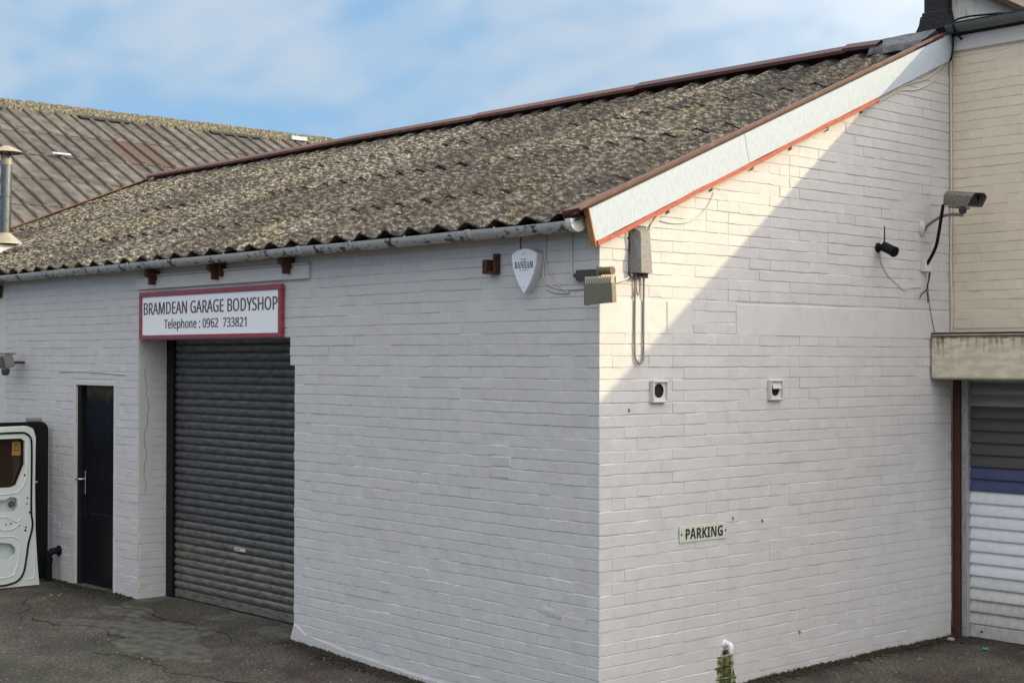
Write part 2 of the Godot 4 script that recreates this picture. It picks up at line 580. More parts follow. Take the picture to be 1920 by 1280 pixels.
	var lt := StandardMaterial3D.new()
	lt.albedo_texture = lintel_map()
	lt.roughness = 0.85
	mats["lintel"] = lt
	# yard
	var gm := StandardMaterial3D.new()
	gm.vertex_color_use_as_albedo = true
	gm.albedo_texture = noise_tex(0.035, 1024, 6, [0.0, grey(0.40), 0.4, grey(0.70), 0.6, grey(0.86), 0.72, grey(1.0), 1.0, Color(1, 1, 1)], false, 0, FastNoiseLite.TYPE_SIMPLEX_SMOOTH, 95)
	gm.uv1_triplanar = true
	gm.uv1_world_triplanar = true
	gm.uv1_scale = Vector3.ONE * 0.8
	gm.normal_enabled = true
	gm.normal_texture = noise_tex(0.09, 1024, 4, [], true, 7.0, FastNoiseLite.TYPE_SIMPLEX_SMOOTH, 96)
	gm.roughness = 0.92
	mats["yard"] = gm


func field(kind: int, freq: float, size: int, sd: int, oct := 4, warp := 0.0, ret := FastNoiseLite.RETURN_DISTANCE) -> PackedByteArray:
	var n := FastNoiseLite.new()
	n.noise_type = kind
	n.frequency = freq
	n.seed = sd
	n.fractal_octaves = oct
	if kind == FastNoiseLite.TYPE_CELLULAR:
		n.fractal_type = FastNoiseLite.FRACTAL_NONE
		n.cellular_return_type = ret
	if warp > 0.0:
		n.domain_warp_enabled = true
		n.domain_warp_amplitude = warp
		n.domain_warp_frequency = freq * 1.5
	var im := n.get_seamless_image(size, size, false, false, 0.12, true)
	im.convert(Image.FORMAT_L8)
	return im.get_data()


func lichen_maps(_i: int) -> Array:
	var s := 1024
	var big := field(FastNoiseLite.TYPE_SIMPLEX_SMOOTH, 0.006, s, 2, 4)
	var mid := field(FastNoiseLite.TYPE_SIMPLEX_SMOOTH, 0.022, s, 3, 4, 12.0)
	var cell := field(FastNoiseLite.TYPE_CELLULAR, 0.03, s, 4, 1, 26.0)
	var tiny := field(FastNoiseLite.TYPE_SIMPLEX, 0.12, s, 6, 3)
	var col := PackedByteArray()
	col.resize(s * s * 3)
	var hgt := PackedByteArray()
	hgt.resize(s * s)
	var dark := Vector3(52, 48, 43)
	var grey_ := Vector3(86, 82, 76)
	var tan_ := Vector3(110, 106, 98)
	var pale := Vector3(182, 178, 165)
	for k in s * s:
		var b := big[k] / 255.0
		var m := mid[k] / 255.0
		var c := cell[k] / 255.0
		var t := tiny[k] / 255.0
		var v := dark.lerp(grey_, smoothstep(0.38, 0.52, m * 0.7 + b * 0.12 + t * 0.18))
		v = v.lerp(tan_, smoothstep(0.47, 0.62, b * 0.35 + t * 0.2 + m * 0.45))
		# rims of lichen rosettes
		var rim := smoothstep(0.26, 0.40, c) * (1.0 - smoothstep(0.48, 0.66, c)) * smoothstep(0.46, 0.60, m * 0.7 + t * 0.3)
		v = v.lerp(pale, rim * 0.8)
		var hole := smoothstep(0.55, 0.72, c + (t - 0.5) * 0.3) * smoothstep(0.60, 0.45, m)
		v = v.lerp(Vector3(42, 37, 31), hole * 0.8)
		v *= 0.93 + 0.34 * t
		col[k * 3] = clampi(int(v.x), 0, 255)
		col[k * 3 + 1] = clampi(int(v.y), 0, 255)
		col[k * 3 + 2] = clampi(int(v.z), 0, 255)
		hgt[k] = clampi(int(255.0 * (0.35 * m + 0.45 * rim + 0.2 * t + 0.1 - 0.25 * hole)), 0, 255)
	return [ImageTexture.create_from_image(Image.create_from_data(s, s, false, Image.FORMAT_RGB8, col)), ImageTexture.create_from_image(Image.create_from_data(s, s, false, Image.FORMAT_L8, hgt))]


func gutter_map() -> ImageTexture:
	var w := 1024
	var h := 128
	var im := Image.create_empty(w, h, false, Image.FORMAT_RGB8)
	var n := FastNoiseLite.new()
	n.seed = 9
	n.frequency = 0.034
	n.fractal_octaves = 5
	var n2 := FastNoiseLite.new()
	n2.seed = 10
	n2.frequency = 0.006
	for y in h:
		var low := float(y) / h          # 0 at the front lip, 1 at the bottom and back
		for x in w:
			var a := n.get_noise_2d(x * 1.0, y * 1.6)
			var g := n2.get_noise_2d(x, y * 0.3)
			var run := n.get_noise_2d(x * 0.9 + 400.0, y * 0.35)
			var dirt := smoothstep(-0.02, 0.34, run * 0.75 + a * 0.5 + g * 0.8 + (low - 0.36) * 1.15)
			var haze := smoothstep(-0.3, 0.3, a + low - 0.5)
			var v := Vector3(176, 179, 179).lerp(Vector3(150, 150, 140), haze * 0.6)
			v = v.lerp(Vector3(44, 44, 38), dirt * 0.85)
			im.set_pixel(x, y, Color8(int(v.x), int(v.y), int(v.z)))
	return ImageTexture.create_from_image(im)


func door_map() -> ImageTexture:
	var w := 128
	var h := 256
	var im := Image.create_empty(w, h, false, Image.FORMAT_RGB8)
	var n := FastNoiseLite.new()
	n.seed = 29
	n.frequency = 0.03
	n.fractal_octaves = 4
	for y in h:
		for x in w:
			var low := float(y) / h
			var a := n.get_noise_2d(x * 2.0, y * 0.6)
			var v := Vector3(18, 20, 27).lerp(Vector3(30, 31, 36), smoothstep(0.0, 0.6, a))
			v = v.lerp(Vector3(104, 86, 52), smoothstep(0.16, 0.02, low + a * 0.06 + 0.02) * 0.75)
			im.set_pixel(x, y, Color8(int(v.x), int(v.y), int(v.z)))
	return ImageTexture.create_from_image(im)


func lintel_map() -> ImageTexture:
	var w := 512
	var h := 128
	var im := Image.create_empty(w, h, false, Image.FORMAT_RGB8)
	var n := FastNoiseLite.new()
	n.seed = 19
	n.frequency = 0.03
	n.fractal_octaves = 4
	var n2 := FastNoiseLite.new()
	n2.seed = 20
	n2.frequency = 0.02
	n2.fractal_octaves = 5
	for y in h:
		var low := float(y) / h
		for x in w:
			var s := n.get_noise_2d(x * 2.2, y * 0.16)
			var b := n2.get_noise_2d(x, y * 2.0)
			var t2 := n2.get_noise_2d(x * 4.0 + 300.0, y * 0.9)
			var run := smoothstep(0.05, 0.75, s * 0.9 + t2 * 0.5 + 0.34 - low * 1.1) * (0.45 + 0.55 * smoothstep(-0.2, 0.3, n2.get_noise_2d(x * 0.5, 5.0)))
			var v := Vector3(214, 207, 188).lerp(Vector3(196, 188, 168), smoothstep(-0.35, 0.35, b))
			v = v.lerp(Vector3(96, 84, 66), run * 0.75)
			v = v.lerp(Vector3(60, 52, 40), smoothstep(0.09, 0.02, low + b * 0.05) * 0.8)
			v = v.lerp(Vector3(96, 84, 66), smoothstep(0.95, 1.0, low) * 0.6)
			im.set_pixel(x, y, Color8(int(v.x), int(v.y), int(v.z)))
	return ImageTexture.create_from_image(im)


# ------------------------------------------------------------------ yard
func build_ground() -> void:
	var xs := PackedFloat32Array([-300, -150, -80, -50, -35, -25, -19, -16])
	var x := -14.0
	while x < 9.0:
		xs.append(x)
		x += 0.09
	xs.append_array(PackedFloat32Array([10, 12, 15, 20, 30, 50, 90, 160, 300]))
	var zs := PackedFloat32Array([-300, -150, -80, -50, -35, -25, -18, -12, -8, -5.5])
	var z := -4.6
	while z < 5.0:
		zs.append(z)
		z += 0.09
	zs.append_array(PackedFloat32Array([5.6, 6.5, 8, 10, 13, 18, 25, 40, 70, 140, 300]))
	var n2 := FastNoiseLite.new()
	n2.frequency = 0.35
	n2.seed = 7
	n2.fractal_octaves = 4
	var n3 := FastNoiseLite.new()
	n3.frequency = 2.2
	n3.seed = 17
	n3.fractal_octaves = 3
	var st := SurfaceTool.new()
	st.begin(Mesh.PRIMITIVE_TRIANGLES)
	for j in zs.size():
		for i in xs.size():
			var a := xs[i]
			var b := zs[j]
			var y := ground_y(a, b)
			# browner tarmac with mossy and worn patches; moss and soil gather along the walls
			var c := Vector3(0.142, 0.123, 0.100)
			c = c.lerp(Vector3(0.112, 0.103, 0.086), smoothstep(-0.25, 0.3, n2.get_noise_2d(a, b)))
			c = c.lerp(Vector3(0.085, 0.052, 0.043), smoothstep(0.12, 0.42, n2.get_noise_2d(a * 1.7 + 40, b * 1.7)) * 0.7)
			c = c.lerp(Vector3(0.085, 0.090, 0.060), smoothstep(0.05, 0.4, n2.get_noise_2d(a * 1.4 - 70, b * 1.4 + 9)) * 0.7)
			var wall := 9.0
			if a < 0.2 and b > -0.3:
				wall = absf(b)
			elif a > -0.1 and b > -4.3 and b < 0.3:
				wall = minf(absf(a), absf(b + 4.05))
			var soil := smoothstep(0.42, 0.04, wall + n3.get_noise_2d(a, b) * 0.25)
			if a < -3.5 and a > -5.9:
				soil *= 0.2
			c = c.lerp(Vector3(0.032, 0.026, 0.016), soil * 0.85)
			c *= 1.0 + n3.get_noise_2d(a * 2.0, b * 2.0) * 0.45 + n2.get_noise_2d(a * 3.0 + 11.0, b * 3.0) * 0.5
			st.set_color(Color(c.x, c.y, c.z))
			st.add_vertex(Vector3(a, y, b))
	var w := xs.size()
	for j in zs.size() - 1:
		for i in w - 1:
			var k := j * w + i
			for q in [k, k + 1, k + w + 1, k, k + w + 1, k + w]:
				st.add_index(q)
	st.generate_normals()
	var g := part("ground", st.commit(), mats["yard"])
	g.set_meta("kind", "structure")
	tag(g, "dark worn tarmac yard in front of the white garage")
	# pale cracked cement skims laid in front of the roller shutter, and the threshold strip
	var apron := part("threshold_strip", Shape.new().prism(PackedVector2Array([Vector2(-5.92, 0.32), Vector2(-3.4, 0.32), Vector2(-3.4, -0.02), Vector2(-3.75, -0.09), Vector2(-4.3, -0.04), Vector2(-4.9, -0.10), Vector2(-5.5, -0.03), Vector2(-5.92, -0.08)]), 0.0, 0.022, Transform3D(Basis(Vector3.RIGHT, Vector3.FORWARD, Vector3.UP), Vector3(0, 0.028, 0))), mats["concrete"])
	tag(apron, "cracked concrete threshold strip under the dark roller shutter", "threshold")
	apron.set_meta("kind", "structure")


func blob(cx: float, cz: float, rx: float, rz: float, sd: int, n := 64) -> PackedVector2Array:
	var no := FastNoiseLite.new()
	no.seed = sd
	no.frequency = 0.9
	no.fractal_octaves = 4
	var out := PackedVector2Array()
	for i in n:
		var a := TAU * i / n
		var r := 1.0 + 0.38 * no.get_noise_2d(cos(a) * 1.3, sin(a) * 1.3) + 0.06 * sin(a * 7.0 + sd)
		out.append(Vector2(cx + cos(a) * rx * r, cz + sin(a) * rz * r))
	return out


# a thin skim that follows the yard, its rim bent down into the ground
func skim(poly: PackedVector2Array, thick: float) -> ArrayMesh:
	var s := Shape.new()
	var mid := Vector2.ZERO
	for p in poly:
		mid += p / poly.size()
	s.st.set_smooth_group(0)
	var rings := [0.0, 0.14, 0.28, 0.42, 0.56, 0.70, 0.84, 0.97, 1.0]
	for k in rings.size() - 1:
		for i in poly.size():
			var q: Array = []
			for pr in [[rings[k], i], [rings[k], i + 1], [rings[k + 1], i + 1], [rings[k + 1], i]]:
				var v := mid.lerp(poly[pr[1] % poly.size()], pr[0])
				q.append(Vector3(v.x, ground_y(v.x, v.y) + (thick if pr[0] < 0.99 else -0.02), v.y))
			s.quad(q[0], q[1], q[2], q[3], Vector3.UP)
	return s.done()


# ------------------------------------------------------------------ the garage
func roof_y(z: float) -> float:
	return 3.207 - SLOPE * z


func build_garage() -> void:
	var g := thing("garage_building", "low white painted brick bodyshop with lichen covered roof", "garage")
	var paint: Array = [mats["paint0"], mats["paint1"], mats["paint2"], mats["paint3"]]
	var sets := brick_sets(0.0054, 0.0046, 0.0019)
	# front wall: slabs round the openings
	var s := Shape.new()
	s.span(Vector3(-12.8, -0.4, -0.3), Vector3(-7.2, 3.12, 0))
	s.span(Vector3(-7.2, 2.0, -0.3), Vector3(-6.4, 3.12, 0))
	s.span(Vector3(-6.4, -0.4, -0.3), Vector3(-5.93, 3.12, 0))
	s.span(Vector3(-5.93, 2.42, -0.3), Vector3(-3.38, 3.12, 0))
	s.span(Vector3(-3.38, -0.4, -0.3), Vector3(0, 3.12, 0))
	var fw := part("front_wall", s, paint[0], g)
	var holes: Array = [Rect2(-7.235, -0.4, 0.87, 2.437), Rect2(-5.93, -0.4, 2.55, 2.6), Rect2(-5.93, 2.2, 2.49, 0.23), Rect2(-12.8, -0.4, 3.97, 4.0), Rect2(-5.93, 2.85, 2.79, 0.4)]
	lay(fw, Vector3.ZERO, Basis(), -12.8, 0.004, 2.35 - 0.075 * 35, 45, holes, func(_u): return 99.0, paint, sets, 0.004)
	# brick end that sticks into the shutter opening
	part("lintel_end", Shape.new().span(Vector3(-3.44, 2.2, -0.26), Vector3(-3.379, 2.4195, -0.002), 0.004), paint[1], fw)
	part("rendered_pier", Shape.new().span(Vector3(-12.8, -0.4, 0.0), Vector3(-8.83, 3.1, 0.012), 0.006), paint[2], fw)
	# broken toe of render at the shutter corner
	var toe := Shape.new()
	toe.prism(PackedVector2Array([Vector2(-3.46, -0.1), Vector2(-3.40, 0.06), Vector2(-3.36, 0.16), Vector2(-3.2, 0.10), Vector2(-2.6, 0.045), Vector2(-1.8, 0.0), Vector2(0.004, -0.03), Vector2(0.004, -0.3), Vector2(-3.46, -0.3)]), 0.003, 0.017)
	part("skirting", toe, paint[3], fw)
	# left jamb of the shutter: bricks, plaster and a crack
	var jb := Basis(Vector3(0, 0, -1), Vector3.UP, Vector3.RIGHT)
	lay(fw_jamb(fw), Vector3(-5.93, 0, 0), jb, 0.0, 0.298, 2.35 - 0.075 * 35, 36, [Rect2(-0.1, 1.02, 0.24, 2.0)], func(_u): return 99.0, paint, sets, 0.02, 60)
	# lintel board over the sign and the smooth plaster above it
	part("plaster_band", Shape.new().span(Vector3(-5.93, 2.86, 0.0), Vector3(-3.145, 3.115, 0.004)), paint[2], fw)
	part("lintel_board", Shape.new().span(Vector3(-5.93, 2.876, 0.005), Vector3(-3.155, 2.985, 0.034), 0.004), mats["trim_wood"], fw)
	part("lintel_rail", Shape.new().span(Vector3(-5.93, 2.988, 0.005), Vector3(-3.155, 3.003, 0.042), 0.003), mats["trim_wood"], fw)
	# purlin ends and rusty straps under the gutter
	for a in [[-5.56, 2.995, 0], [-4.48, 3.0, 1], [-3.40, 3.005, 0], [-8.92, 2.975, 0]]:
		var b := part("rafter_end", Shape.new().box(Vector3(a[0], a[1] + 0.015, 0.075), Vector3(0.055, 0.085, 0.13), 0.006, Basis(Vector3.RIGHT, -0.35)), mats["rust"], fw)
		part("rusty_strap", Shape.new().span(Vector3(a[0] - 0.075, a[1] - 0.05, 0.01), Vector3(a[0] - 0.045, a[1] + 0.04, 0.07), 0.004), mat("rust_light", lin(0.17, 0.07, 0.04), 0.85), fw)
		part("rusty_strap", Shape.new().span(Vector3(a[0] - 0.022, a[1] - 0.085, 0.012), Vector3(a[0] + 0.004, a[1] + 0.0, 0.10), 0.004), mats["rust"], fw)
		if a[2]:
			part("rusty_strap", Shape.new().span(Vector3(a[0] + 0.045, a[1] - 0.06, 0.01), Vector3(a[0] + 0.08, a[1] + 0.06, 0.07), 0.004), mats["rust"], fw)
		tag(b, "rust brown rafter end under the gutter")
	# gable wall
	var gp := PackedVector2Array([Vector2(0.3, -0.4), Vector2(4.0, -0.4), Vector2(4.0, 3.207 + SLOPE * 4.0 - 0.09), Vector2(0.3, 3.207 + SLOPE * 0.3 - 0.09)])
	var xf := Transform3D(jb, Vector3(-0.3, 0, 0))
	var gs := Shape.new().prism(gp, 0.0, 0.3, xf)
	gs.prism(PackedVector2Array([Vector2(0.0, 3.121), Vector2(0.299, 3.121), Vector2(0.299, 3.207 + SLOPE * 0.3 - 0.09), Vector2(0.0, 3.124)]), 0.0, 0.2998, xf)
	var gw := part("gable_wall", gs, paint[1], g)
	var bands: Array = [Rect2(-0.01, 2.41, 0.63, 0.225), Rect2(0.62, 2.41, 0.26, 0.225), Rect2(1.32, 2.41, 2.7, 0.225)]
	lay(gw, Vector3.ZERO, jb, -0.004, 4.0, 2.35 - 0.075 * 35, 64, bands, func(u): return 3.207 + SLOPE * u - 0.14, paint, sets, 0.1125)
	for b: Array in [[0.0, 0.615], [0.621, 0.878], [1.325, 3.99]]:
		part("smooth_block", Shape.new().span(Vector3(-0.01, 2.416, -b[0] if b[0] > 0.0 else 0.006), Vector3(0.0065, 2.632, -b[1]), 0.004), paint[2], gw)
	# daub of render over two bricks
	for k in 3:
		part("patched_brick", Shape.new().box(Vector3(-0.93 + [0.0, 0.008, -0.004][k], 1.643 - 0.075 * k, 0.0), Vector3(0.205, 0.067, 0.018 + 0.002 * k), 0.005, Basis.from_euler(Vector3(0.02, 0.025 - 0.02 * k, 0.012))), paint[k], fw)
	part("mortar_patch", patch(0.55, 0.10, 0.0052), paint[3], fw).position = Vector3(-0.35, 0.62, 0)
	for a in [[1.60, 1.135], [2.02, 0.315], [1.28, 1.175], [0.26, 1.93]]:
		part("wall_stub", Shape.new().box(Vector3(0.008, a[1], -a[0]), Vector3(0.016, 0.022, 0.012), 0.003, Basis(Vector3.RIGHT, 0.3)), mats["cable_grey"], gw)
	# the other walls, which close the building
	part("rear_wall", Shape.new().span(Vector3(-12.5, -0.4, -4.06), Vector3(-0.3, 4.72, -3.8)), mats["inside"], g)
	part("side_wall", Shape.new().prism(PackedVector2Array([Vector2(0.3, -0.4), Vector2(3.8, -0.4), Vector2(3.8, 4.6), Vector2(0.3, 3.2)]), 0.0, 0.3, Transform3D(jb, Vector3(-12.8, 0, 0))), mats["inside"], g)
	part("floor", Shape.new().span(Vector3(-12.5, -0.3, -3.8), Vector3(-0.3, 0.03, -0.34)), mats["inside"], g)
	build_roof(g)
	build_gutter(g)
	build_shutter(g)
	build_black_door(g)


func fw_jamb(fw: Node3D) -> Node3D:
	var g := fw.get_parent()
	var j := part("shutter_jamb", Shape.new().span(Vector3(-5.9299, 1.0, -0.15), Vector3(-5.9245, 2.42, -0.001), 0.003), mats["paint1"], g)
	var pts: Array = []
	var y := 2.17
	var z := -0.075
	while y > 1.02:
		pts.append(Vector3(-5.9246, y, z))
		y -= rng.randf_range(0.012, 0.045)
		z = clampf(z + rng.randf_range(-0.014, 0.014), -0.10, -0.055)
	part("plaster_crack", Shape.new().tube(pts, 0.0026, 5), mat("crack_grey", lin(0.16, 0.15, 0.14), 0.9), j)
	return j


func patch(w: float, h: float, d: float) -> ArrayMesh:
	var s := Shape.new()
	var n := 12
	var fr: Array = []
	var bk: Array = []
	for i in n:
		var a := TAU * i / n
		var p := Vector3(signf(cos(a)) * pow(absf(cos(a)), 0.6) * w * 0.5, signf(sin(a)) * pow(absf(sin(a)), 0.7) * h * 0.5, 0) * rng.randf_range(0.75, 1.1)
		bk.append(Vector3(p.x, p.y, -0.002))
		fr.append(Vector3(p.x * 0.8, p.y * 0.75, d + rng.randf_range(-0.001, 0.0015)))
	s.st.set_smooth_group(0)
	for i in n:
		var j := (i + 1) % n
		s.quad(fr[i], fr[j], bk[j], bk[i], fr[i] + fr[j] + Vector3.BACK * 0.1)
		s.tri(Vector3(0, 0, d + 0.0008), fr[i], fr[j], Vector3.BACK)
	return s.done()


func corr(u: float) -> float:
	# height of the corrugation; a crest every 0.30 m
	var t := absf(fposmod(u / 0.30, 1.0) - 0.5) * 2.0
	return 0.052 * pow(clampf(1.0 - t / 0.72, 0.0, 1.0), 0.9) - 0.030


func build_roof(g: Node3D) -> void:
	var roof := Node3D.new()
	roof.name = "roof"
	g.add_child(roof)
	var len_ := sqrt(1.0 + SLOPE * SLOPE)
	var up := Vector3(0, SLOPE, -1) / len_
	var nr := Vector3(0, 1, SLOPE) / len_
	var start := Vector3(0, 3.127, 0.196)
	var rows := [0.0, 0.89, 2.12, 3.23, 4.40]
	var n := FastNoiseLite.new()
	n.frequency = 16.0
	n.fractal_octaves = 3
	n.seed = 3
	var n2 := FastNoiseLite.new()
	n2.frequency = 5.0
	n2.seed = 4
	n2.fractal_octaves = 2
	var order := 0
	for r in 4:
		var sides: Array = [-12.82]
		var xx := -12.82 + (0.6 if r % 2 else 1.2)
		while xx < -0.35:
			sides.append(xx)
			xx += 1.2
		sides.append(0.02)
		for c in sides.size() - 1:
			var x0: float = sides[c] - (0.06 if c > 0 else 0.0)
			var x1: float = sides[c + 1]
			var jit_a := rng.randf_range(-0.025, 0.025)
			var a0: float = rows[r] + (jit_a if r > 0 else rng.randf_range(-0.01, 0.012))
			var a1: float = rows[r + 1] + 0.12
			if r == 3:
				a1 = rows[4]
			var nx := maxi(2, int((x1 - x0) / 0.022))
			var na := maxi(2, int((a1 - a0) / 0.028))
			var st := SurfaceTool.new()
			st.begin(Mesh.PRIMITIVE_TRIANGLES)
			var lift_far := 0.0
			var lift := 0.010 + rng.randf_range(-0.004, 0.008)
			for j in na + 1:
				var ta := float(j) / na
				var a := lerpf(a0, a1, ta)
				for i in nx + 1:
					var x := lerpf(x0, x1, float(i) / nx)
					var bump := n.get_noise_2d(x, a * 0.8) * 0.006 + maxf(0.0, n2.get_noise_2d(x * 1.2, a) - 0.25) * 0.022
					var hh := corr(x) + bump + lerpf(lift, lift_far, ta) + (0.004 if c % 2 else 0.0)
					var tone := 0.84 + 0.34 * n2.get_noise_2d(x * 0.22, a * 0.07 + 3.0) + 0.22 * n2.get_noise_2d(x * 0.6 + 50.0, a * 0.12)
					tone = clampf(tone - 0.10 * smoothstep(-5.0, -1.0, x) * smoothstep(1.0, 3.5, a), 0.42, 1.0)
					var gold := smoothstep(0.10, 0.40, n2.get_noise_2d(x * 0.5 - 30.0, a * 0.10)) * 0.55
					st.set_color(Color(tone, tone * (1.0 - 0.05 * gold), tone * (1.0 - 0.32 * gold)))
					st.set_uv(Vector2(x / 1.5 + r * 0.37, a / 1.5 + c * 0.21))
					st.add_vertex(start + Vector3(x, 0, 0) + up * a + nr * hh)
			# thickness shows along the lower edge
			st.set_color(Color(0.8, 0.8, 0.8))
			var base_ := (na + 1) * (nx + 1)
			for i in nx + 1:
				var x := lerpf(x0, x1, float(i) / nx)
				st.set_uv(Vector2(x / 1.5 + r * 0.37, a0 / 1.5))
				st.add_vertex(start + Vector3(x, 0, 0) + up * (a0 + 0.002) + nr * (corr(x) + lift - 0.008))
			for i in nx + 1:
				var x := lerpf(x0, x1, float(i) / nx)
				st.set_uv(Vector2(x / 1.5 + r * 0.37, a0 / 1.5 + 0.1))
				st.add_vertex(start + Vector3(x, 0, 0) + up * (a0 + 0.25) + nr * (corr(x) + lift - 0.014))
			var w := nx + 1
			for j in na:
				for i in nx:
					var k := j * w + i
					for q in [k, k + w + 1, k + 1, k, k + w, k + w + 1]:
						st.add_index(q)
			for i in nx:
				for q in [base_ + i, i, i + 1, base_ + i, i + 1, base_ + i + 1]:
					st.add_index(q)
				for q in [base_ + i, base_ + i + 1, base_ + w + i + 1, base_ + i, base_ + w + i + 1, base_ + w + i]:
					st.add_index(q)
			st.generate_normals()
			var mm := "lichen%d" % [0, 0, 1, 2][rng.randi() % 4]
			if x1 > -4.0 and rng.randf() < 0.75:
				mm = "lichen1"
			part("roof_sheet", st.commit(), mats[mm], roof)
			order += 1
	# fixing bolts on the crests, bent hooks that stand out against the sheets
	var bolts := Shape.new()
	for r in 4:
		for k in 42:
			if rng.randf() < 0.45:
				continue
			var x := -12.6 + k * 0.30
			x = floorf(x / 0.30) * 0.30 + 0.15
			var a: float = rows[r] + (0.28 if r != 2 else 0.5) + rng.randf_range(-0.03, 0.03)
			var p := start + Vector3(x, 0, 0) + up * a + nr * 0.015
			bolts.tube([p, p + nr * 0.022, p + nr * 0.034 - up * 0.004], 0.006, 5)
	part("roof_bolts", bolts, mats["tan_dark"], roof).set_meta("kind", "stuff")
	# pale lichen lumps
	var lump := Shape.new()
	for k in 420:
		var x := rng.randf_range(-11.5, -0.15)
		var a := rng.randf_range(0.02, 4.2)
		if rng.randf() < 0.4:
			a = rng.randf_range(0.02, 0.5)
		var p := start + Vector3(x, 0, 0) + up * a + nr * (corr(x) + 0.012)
		var r1 := rng.randf_range(0.010, 0.026)
		var tb := Basis(Vector3.UP, rng.randf() * TAU)
		lump.lathe([Vector2(r1, -0.006), Vector2(r1 * 0.8, r1 * 0.35), Vector2(0.0, r1 * 0.5)], p, tb, 6)
	part("lichen_lumps", lump, mat("lichen_pale", lin(0.38, 0.36, 0.29), 0.95, 0.0, noise_tex(0.06, 256, 3, [0.0, grey(0.5), 1.0, grey(1.0)]), Vector3.ONE * 5.0), roof).set_meta("kind", "stuff")
	# moss running down two furrows below the ridge
	# red metal flashings: ridge, two verges
	var at := func(x: float, a: float, h: float) -> Vector3: return start + Vector3(x, 0, 0) + up * a + nr * h
	var rx := -12.84
	while rx < -0.60:
		var rx1 := minf(rx + 2.42, -0.55)
		var d := rng.randf_range(-0.010, 0.010)
		var rc := Shape.new()
		rc.st.set_smooth_group(-1)
		var p1 := [at.call(rx, 4.33, 0.054 + d), at.call(rx1, 4.33, 0.058 - d)]
		var p2 := [at.call(rx, 4.34, 0.080 + d), at.call(rx1, 4.34, 0.084 - d)]
		var p3 := [at.call(rx, 4.43, 0.096 + d), at.call(rx1, 4.43, 0.100 - d)]
		var p4 := [at.call(rx, 4.46, -0.1), at.call(rx1, 4.46, -0.1)]
		rc.quad(p1[0], p1[1], p2[1], p2[0], -up)
		rc.quad(p2[0], p2[1], p3[1], p3[0], nr)
		rc.quad(p3[0], p3[1], p4[1], p4[0], up)
		rc.quad(p1[0] + up * 0.004, p1[1] + up * 0.004, p2[1] + up * 0.004 - nr * 0.004, p2[0] + up * 0.004 - nr * 0.004, up)
		part("ridge_flashing", rc, mats["red_dark"] if rx > -3.5 else mats["red_trim"], roof)
		rx = rx1 - 0.03 if rx1 < -0.6 else 0.0
	for v in [[-0.10, 0.060, 0.06, 0.008, 4.40], [-12.90, -12.76, 0.05, 0.0, 4.45]]:
		var vf := Shape.new()
		vf.st.set_smooth_group(-1)
		var a_lo := -0.02
		var inner: float = v[1] - 0.085 if v[1] > -1.0 else v[0]
		var steps := [[a_lo, v[0]], [0.9, lerpf(v[0], inner, 0.75)], [v[4], inner]]
		for k in 2:
			var p: Array = steps[k]
			var q: Array = steps[k + 1]
			vf.quad(at.call(p[1], p[0], 0.050), at.call(v[1], p[0], 0.062), at.call(v[1], q[0], 0.062), at.call(q[1], q[0], 0.050), nr)
			vf.quad(at.call(p[1], p[0], 0.046), at.call(v[1], p[0], 0.058), at.call(v[1], q[0], 0.058), at.call(q[1], q[0], 0.046), -nr)
			vf.quad(at.call(v[1], p[0], 0.062), at.call(v[1], q[0], 0.062), at.call(v[1], q[0], 0.046), at.call(v[1], p[0], 0.046), Vector3.RIGHT)
			vf.quad(at.call(p[1], p[0], 0.050), at.call(q[1], q[0], 0.050), at.call(q[1], q[0], -0.02), at.call(p[1], p[0], -0.02), Vector3.LEFT)
		vf.quad(at.call(v[0], a_lo, 0.050), at.call(v[1], a_lo, 0.062), at.call(v[1], a_lo, 0.052), at.call(v[0], a_lo, 0.030), -up)
		part("verge_flashing", vf, mats["red_trim"], roof)
	# white boards along the gable, with a red batten below
	var jb := Basis(Vector3(0, 0, -1), Vector3.UP, Vector3.RIGHT)
	var topl := func(z: float) -> float: return 3.174 + 0.411 * (0.146 - z)
	var botl := func(z: float) -> float: return 2.98 + 0.4145 * (0.08 - z)
	var zj := -1.33
	for b in [[0.146, 0.08, zj - 0.02, zj - 0.075], [zj - 0.024, zj - 0.079, -3.96, -3.96]]:
		var pl := PackedVector2Array([Vector2(-b[0], topl.call(b[0])), Vector2(-b[1], botl.call(b[1])), Vector2(-b[3], botl.call(b[3])), Vector2(-b[2], topl.call(b[2]))])
		part("barge_board", Shape.new().prism(pl, 0.012, 0.05, Transform3D(jb, Vector3.ZERO)), mats["board"], roof)
	var pts: Array = []
	var z := 0.075
	while z > -2.98:
		pts.append(Vector3(0.036, botl.call(z) - 0.016 + 0.004 * sin(z * 5.0) + 0.003 * sin(z * 13.0), z))
		z -= 0.1
	var bt := Shape.new()
	bt.st.set_smooth_group(-1)
	for i in pts.size() - 1:
		var p: Vector3 = pts[i]
		var q: Vector3 = pts[i + 1]
		var hw := Vector3(0.026, 0, 0)
		var hv := Vector3(0, 0.015, 0)
		bt.quad(p + hw - hv, q + hw - hv, q + hw + hv, p + hw + hv, Vector3.RIGHT)
		bt.quad(p - hw - hv, q - hw - hv, q + hw - hv, p + hw - hv, Vector3.DOWN)
		bt.quad(p - hw + hv, q - hw + hv, q + hw + hv, p + hw + hv, Vector3.UP)
		if i == 0:
			bt.quad(p - hw - hv, p + hw - hv, p + hw + hv, p - hw + hv, Vector3.BACK)
	part("barge_batten", bt, mats["red_paint"], roof)
